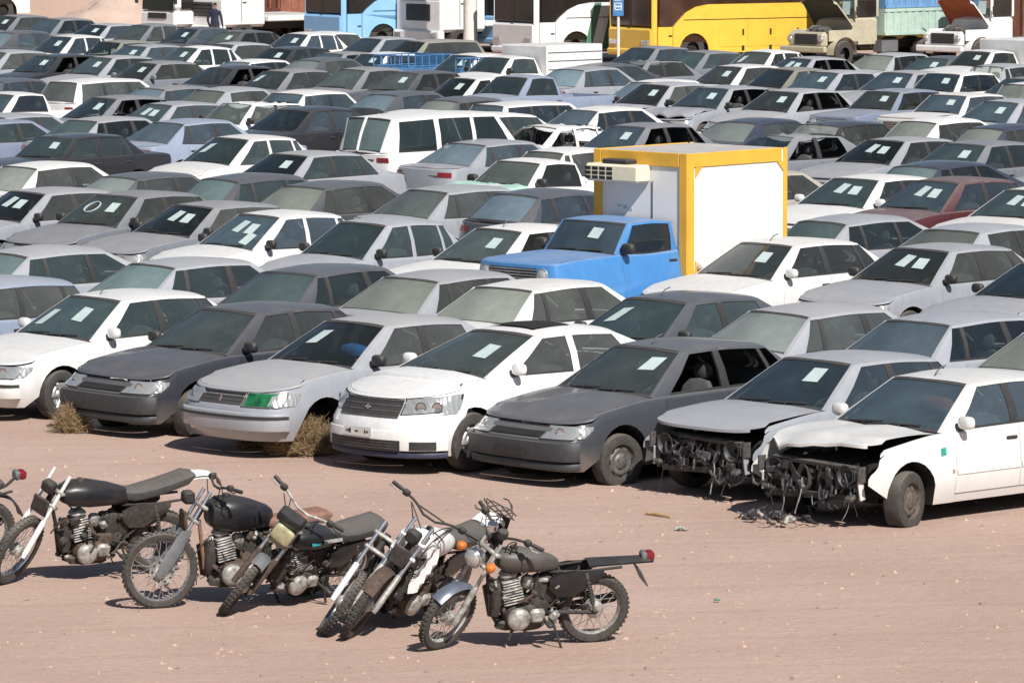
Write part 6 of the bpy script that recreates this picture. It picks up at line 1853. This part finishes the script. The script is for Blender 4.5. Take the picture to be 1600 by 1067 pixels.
# raised boot lid car handled by option; dry bushes
STRAW = simple('dry straw twigs', (.27, .185, .10), .9, var=.35, scale=8)
def dry_bush(px, py, w_, h_, n, seed, label):
    rg = random.Random(seed); m = MB()
    for k in range(n):
        a = rg.uniform(0, 2 * pi); el = rg.uniform(.05, 1.45); L_ = rg.uniform(.6, 1.05)
        tip = Vector((cos(a) * cos(el) * w_ / 2 * L_, sin(a) * cos(el) * w_ / 2 * L_ * .8, sin(el) * h_ * L_))
        b = Vector((rg.uniform(-.3, .3) * w_ * .5, rg.uniform(-.3, .3) * w_ * .4, 0)); mid = b.lerp(tip, .5) + Vector((rg.uniform(-.05, .05), rg.uniform(-.05, .05), rg.uniform(0, .06)))
        pts = [b, mid, tip]; m.tube(pts, [.004, .003, .0015], STRAW, 3, False)
        for q in range(4):
            t = rg.uniform(.35, 1); s0 = b.lerp(mid, min(1, t * 2)) if t < .5 else mid.lerp(tip, t * 2 - 1)
            m.tube([s0, s0 + Vector((rg.uniform(-.08, .08), rg.uniform(-.08, .08), rg.uniform(-.02, .08)))], [.0025, .001], STRAW, 3, False)
    o = new_obj('dry_bush', m.mesh('dry_bush', 0), loc=at(px, py)); tag(o, label, 'bush', 'dry bushes in front of the cars')
dry_bush(112, 676, .56, .36, 420, 1, 'small round dry bush beside the wheel of the dark grey sedan')
dry_bush(396, 702, .50, .30, 450, 2, 'small dry bush under the bumper of the silver sedan')
dry_bush(470, 711, .95, .50, 1500, 3, 'large dense dry bush between the silver sedan and the white sedan')
# litter and stones
r = MB(); r.tube([(-.19, 0, .02), (-.05, .01, .022), (.19, -.01, .02)], [.014, .017, .012], simple('raw wood', (.42, .27, .12), .8, var=.3, scale=20), 7); o = new_obj('wooden_stick', r.mesh('wooden_stick'), loc=at(1029, 807), rot=(0, 0, radians(-48))); tag(o, 'short yellowish wooden stick lying on the sand', 'stick')
def scrap(px, py, w_, mat, lab, nm, seed):
    rg = random.Random(seed); m = MB(); m.grid([[Vector((w_ * (i / 6 - .5), w_ * .6 * (j / 5 - .5), .01 + rg.uniform(0, .035))) for j in range(6)] for i in range(7)], mat); o = new_obj(nm, m.mesh(nm), loc=at(px, py)); tag(o, lab, 'litter')
scrap(1066, 829, .13, simple('crumpled clear plastic', (.42, .45, .44), .3), 'crumpled clear plastic scrap lying below the wooden stick', 'plastic_scrap', 1)
scrap(1121, 941, .06, simple('green plastic scrap', (.10, .30, .20), .5), 'tiny green plastic scrap alone on the open sand', 'plastic_scrap', 2)
rg = random.Random(77); m = MB(); STONE = simple('pinkish pebble', (.40, .29, .23), .9, var=.3, scale=30); STONED = simple('darker pebble', (.24, .17, .14), .9, var=.3, scale=30)
for k in range(3600):
    p = at(rg.uniform(-40, 1640), rg.uniform(640, 1090) if rg.random() < .8 else rg.uniform(700, 860)); s_ = .006 + .034 * rg.random() ** 6
    a = rg.uniform(0, 6.28); vs_ = [p + Vector((s_ * cos(a + q * pi / 2) * rg.uniform(.6, 1.3), s_ * sin(a + q * pi / 2) * rg.uniform(.6, 1.3), 0)) for q in range(4)] + [p + Vector((0, 0, s_ * rg.uniform(.4, .9)))]
    m.add(vs_, [(0, 1, 4), (1, 2, 4), (2, 3, 4), (3, 0, 4)], STONE if rg.random() < .75 else STONED)
tag(new_obj('pebbles', m.mesh('pebbles', 0)), 'scattered small pebbles on the pink sand', 'pebbles', kind='stuff')
build_yard()
build_person(336, 82)
build_bikes()
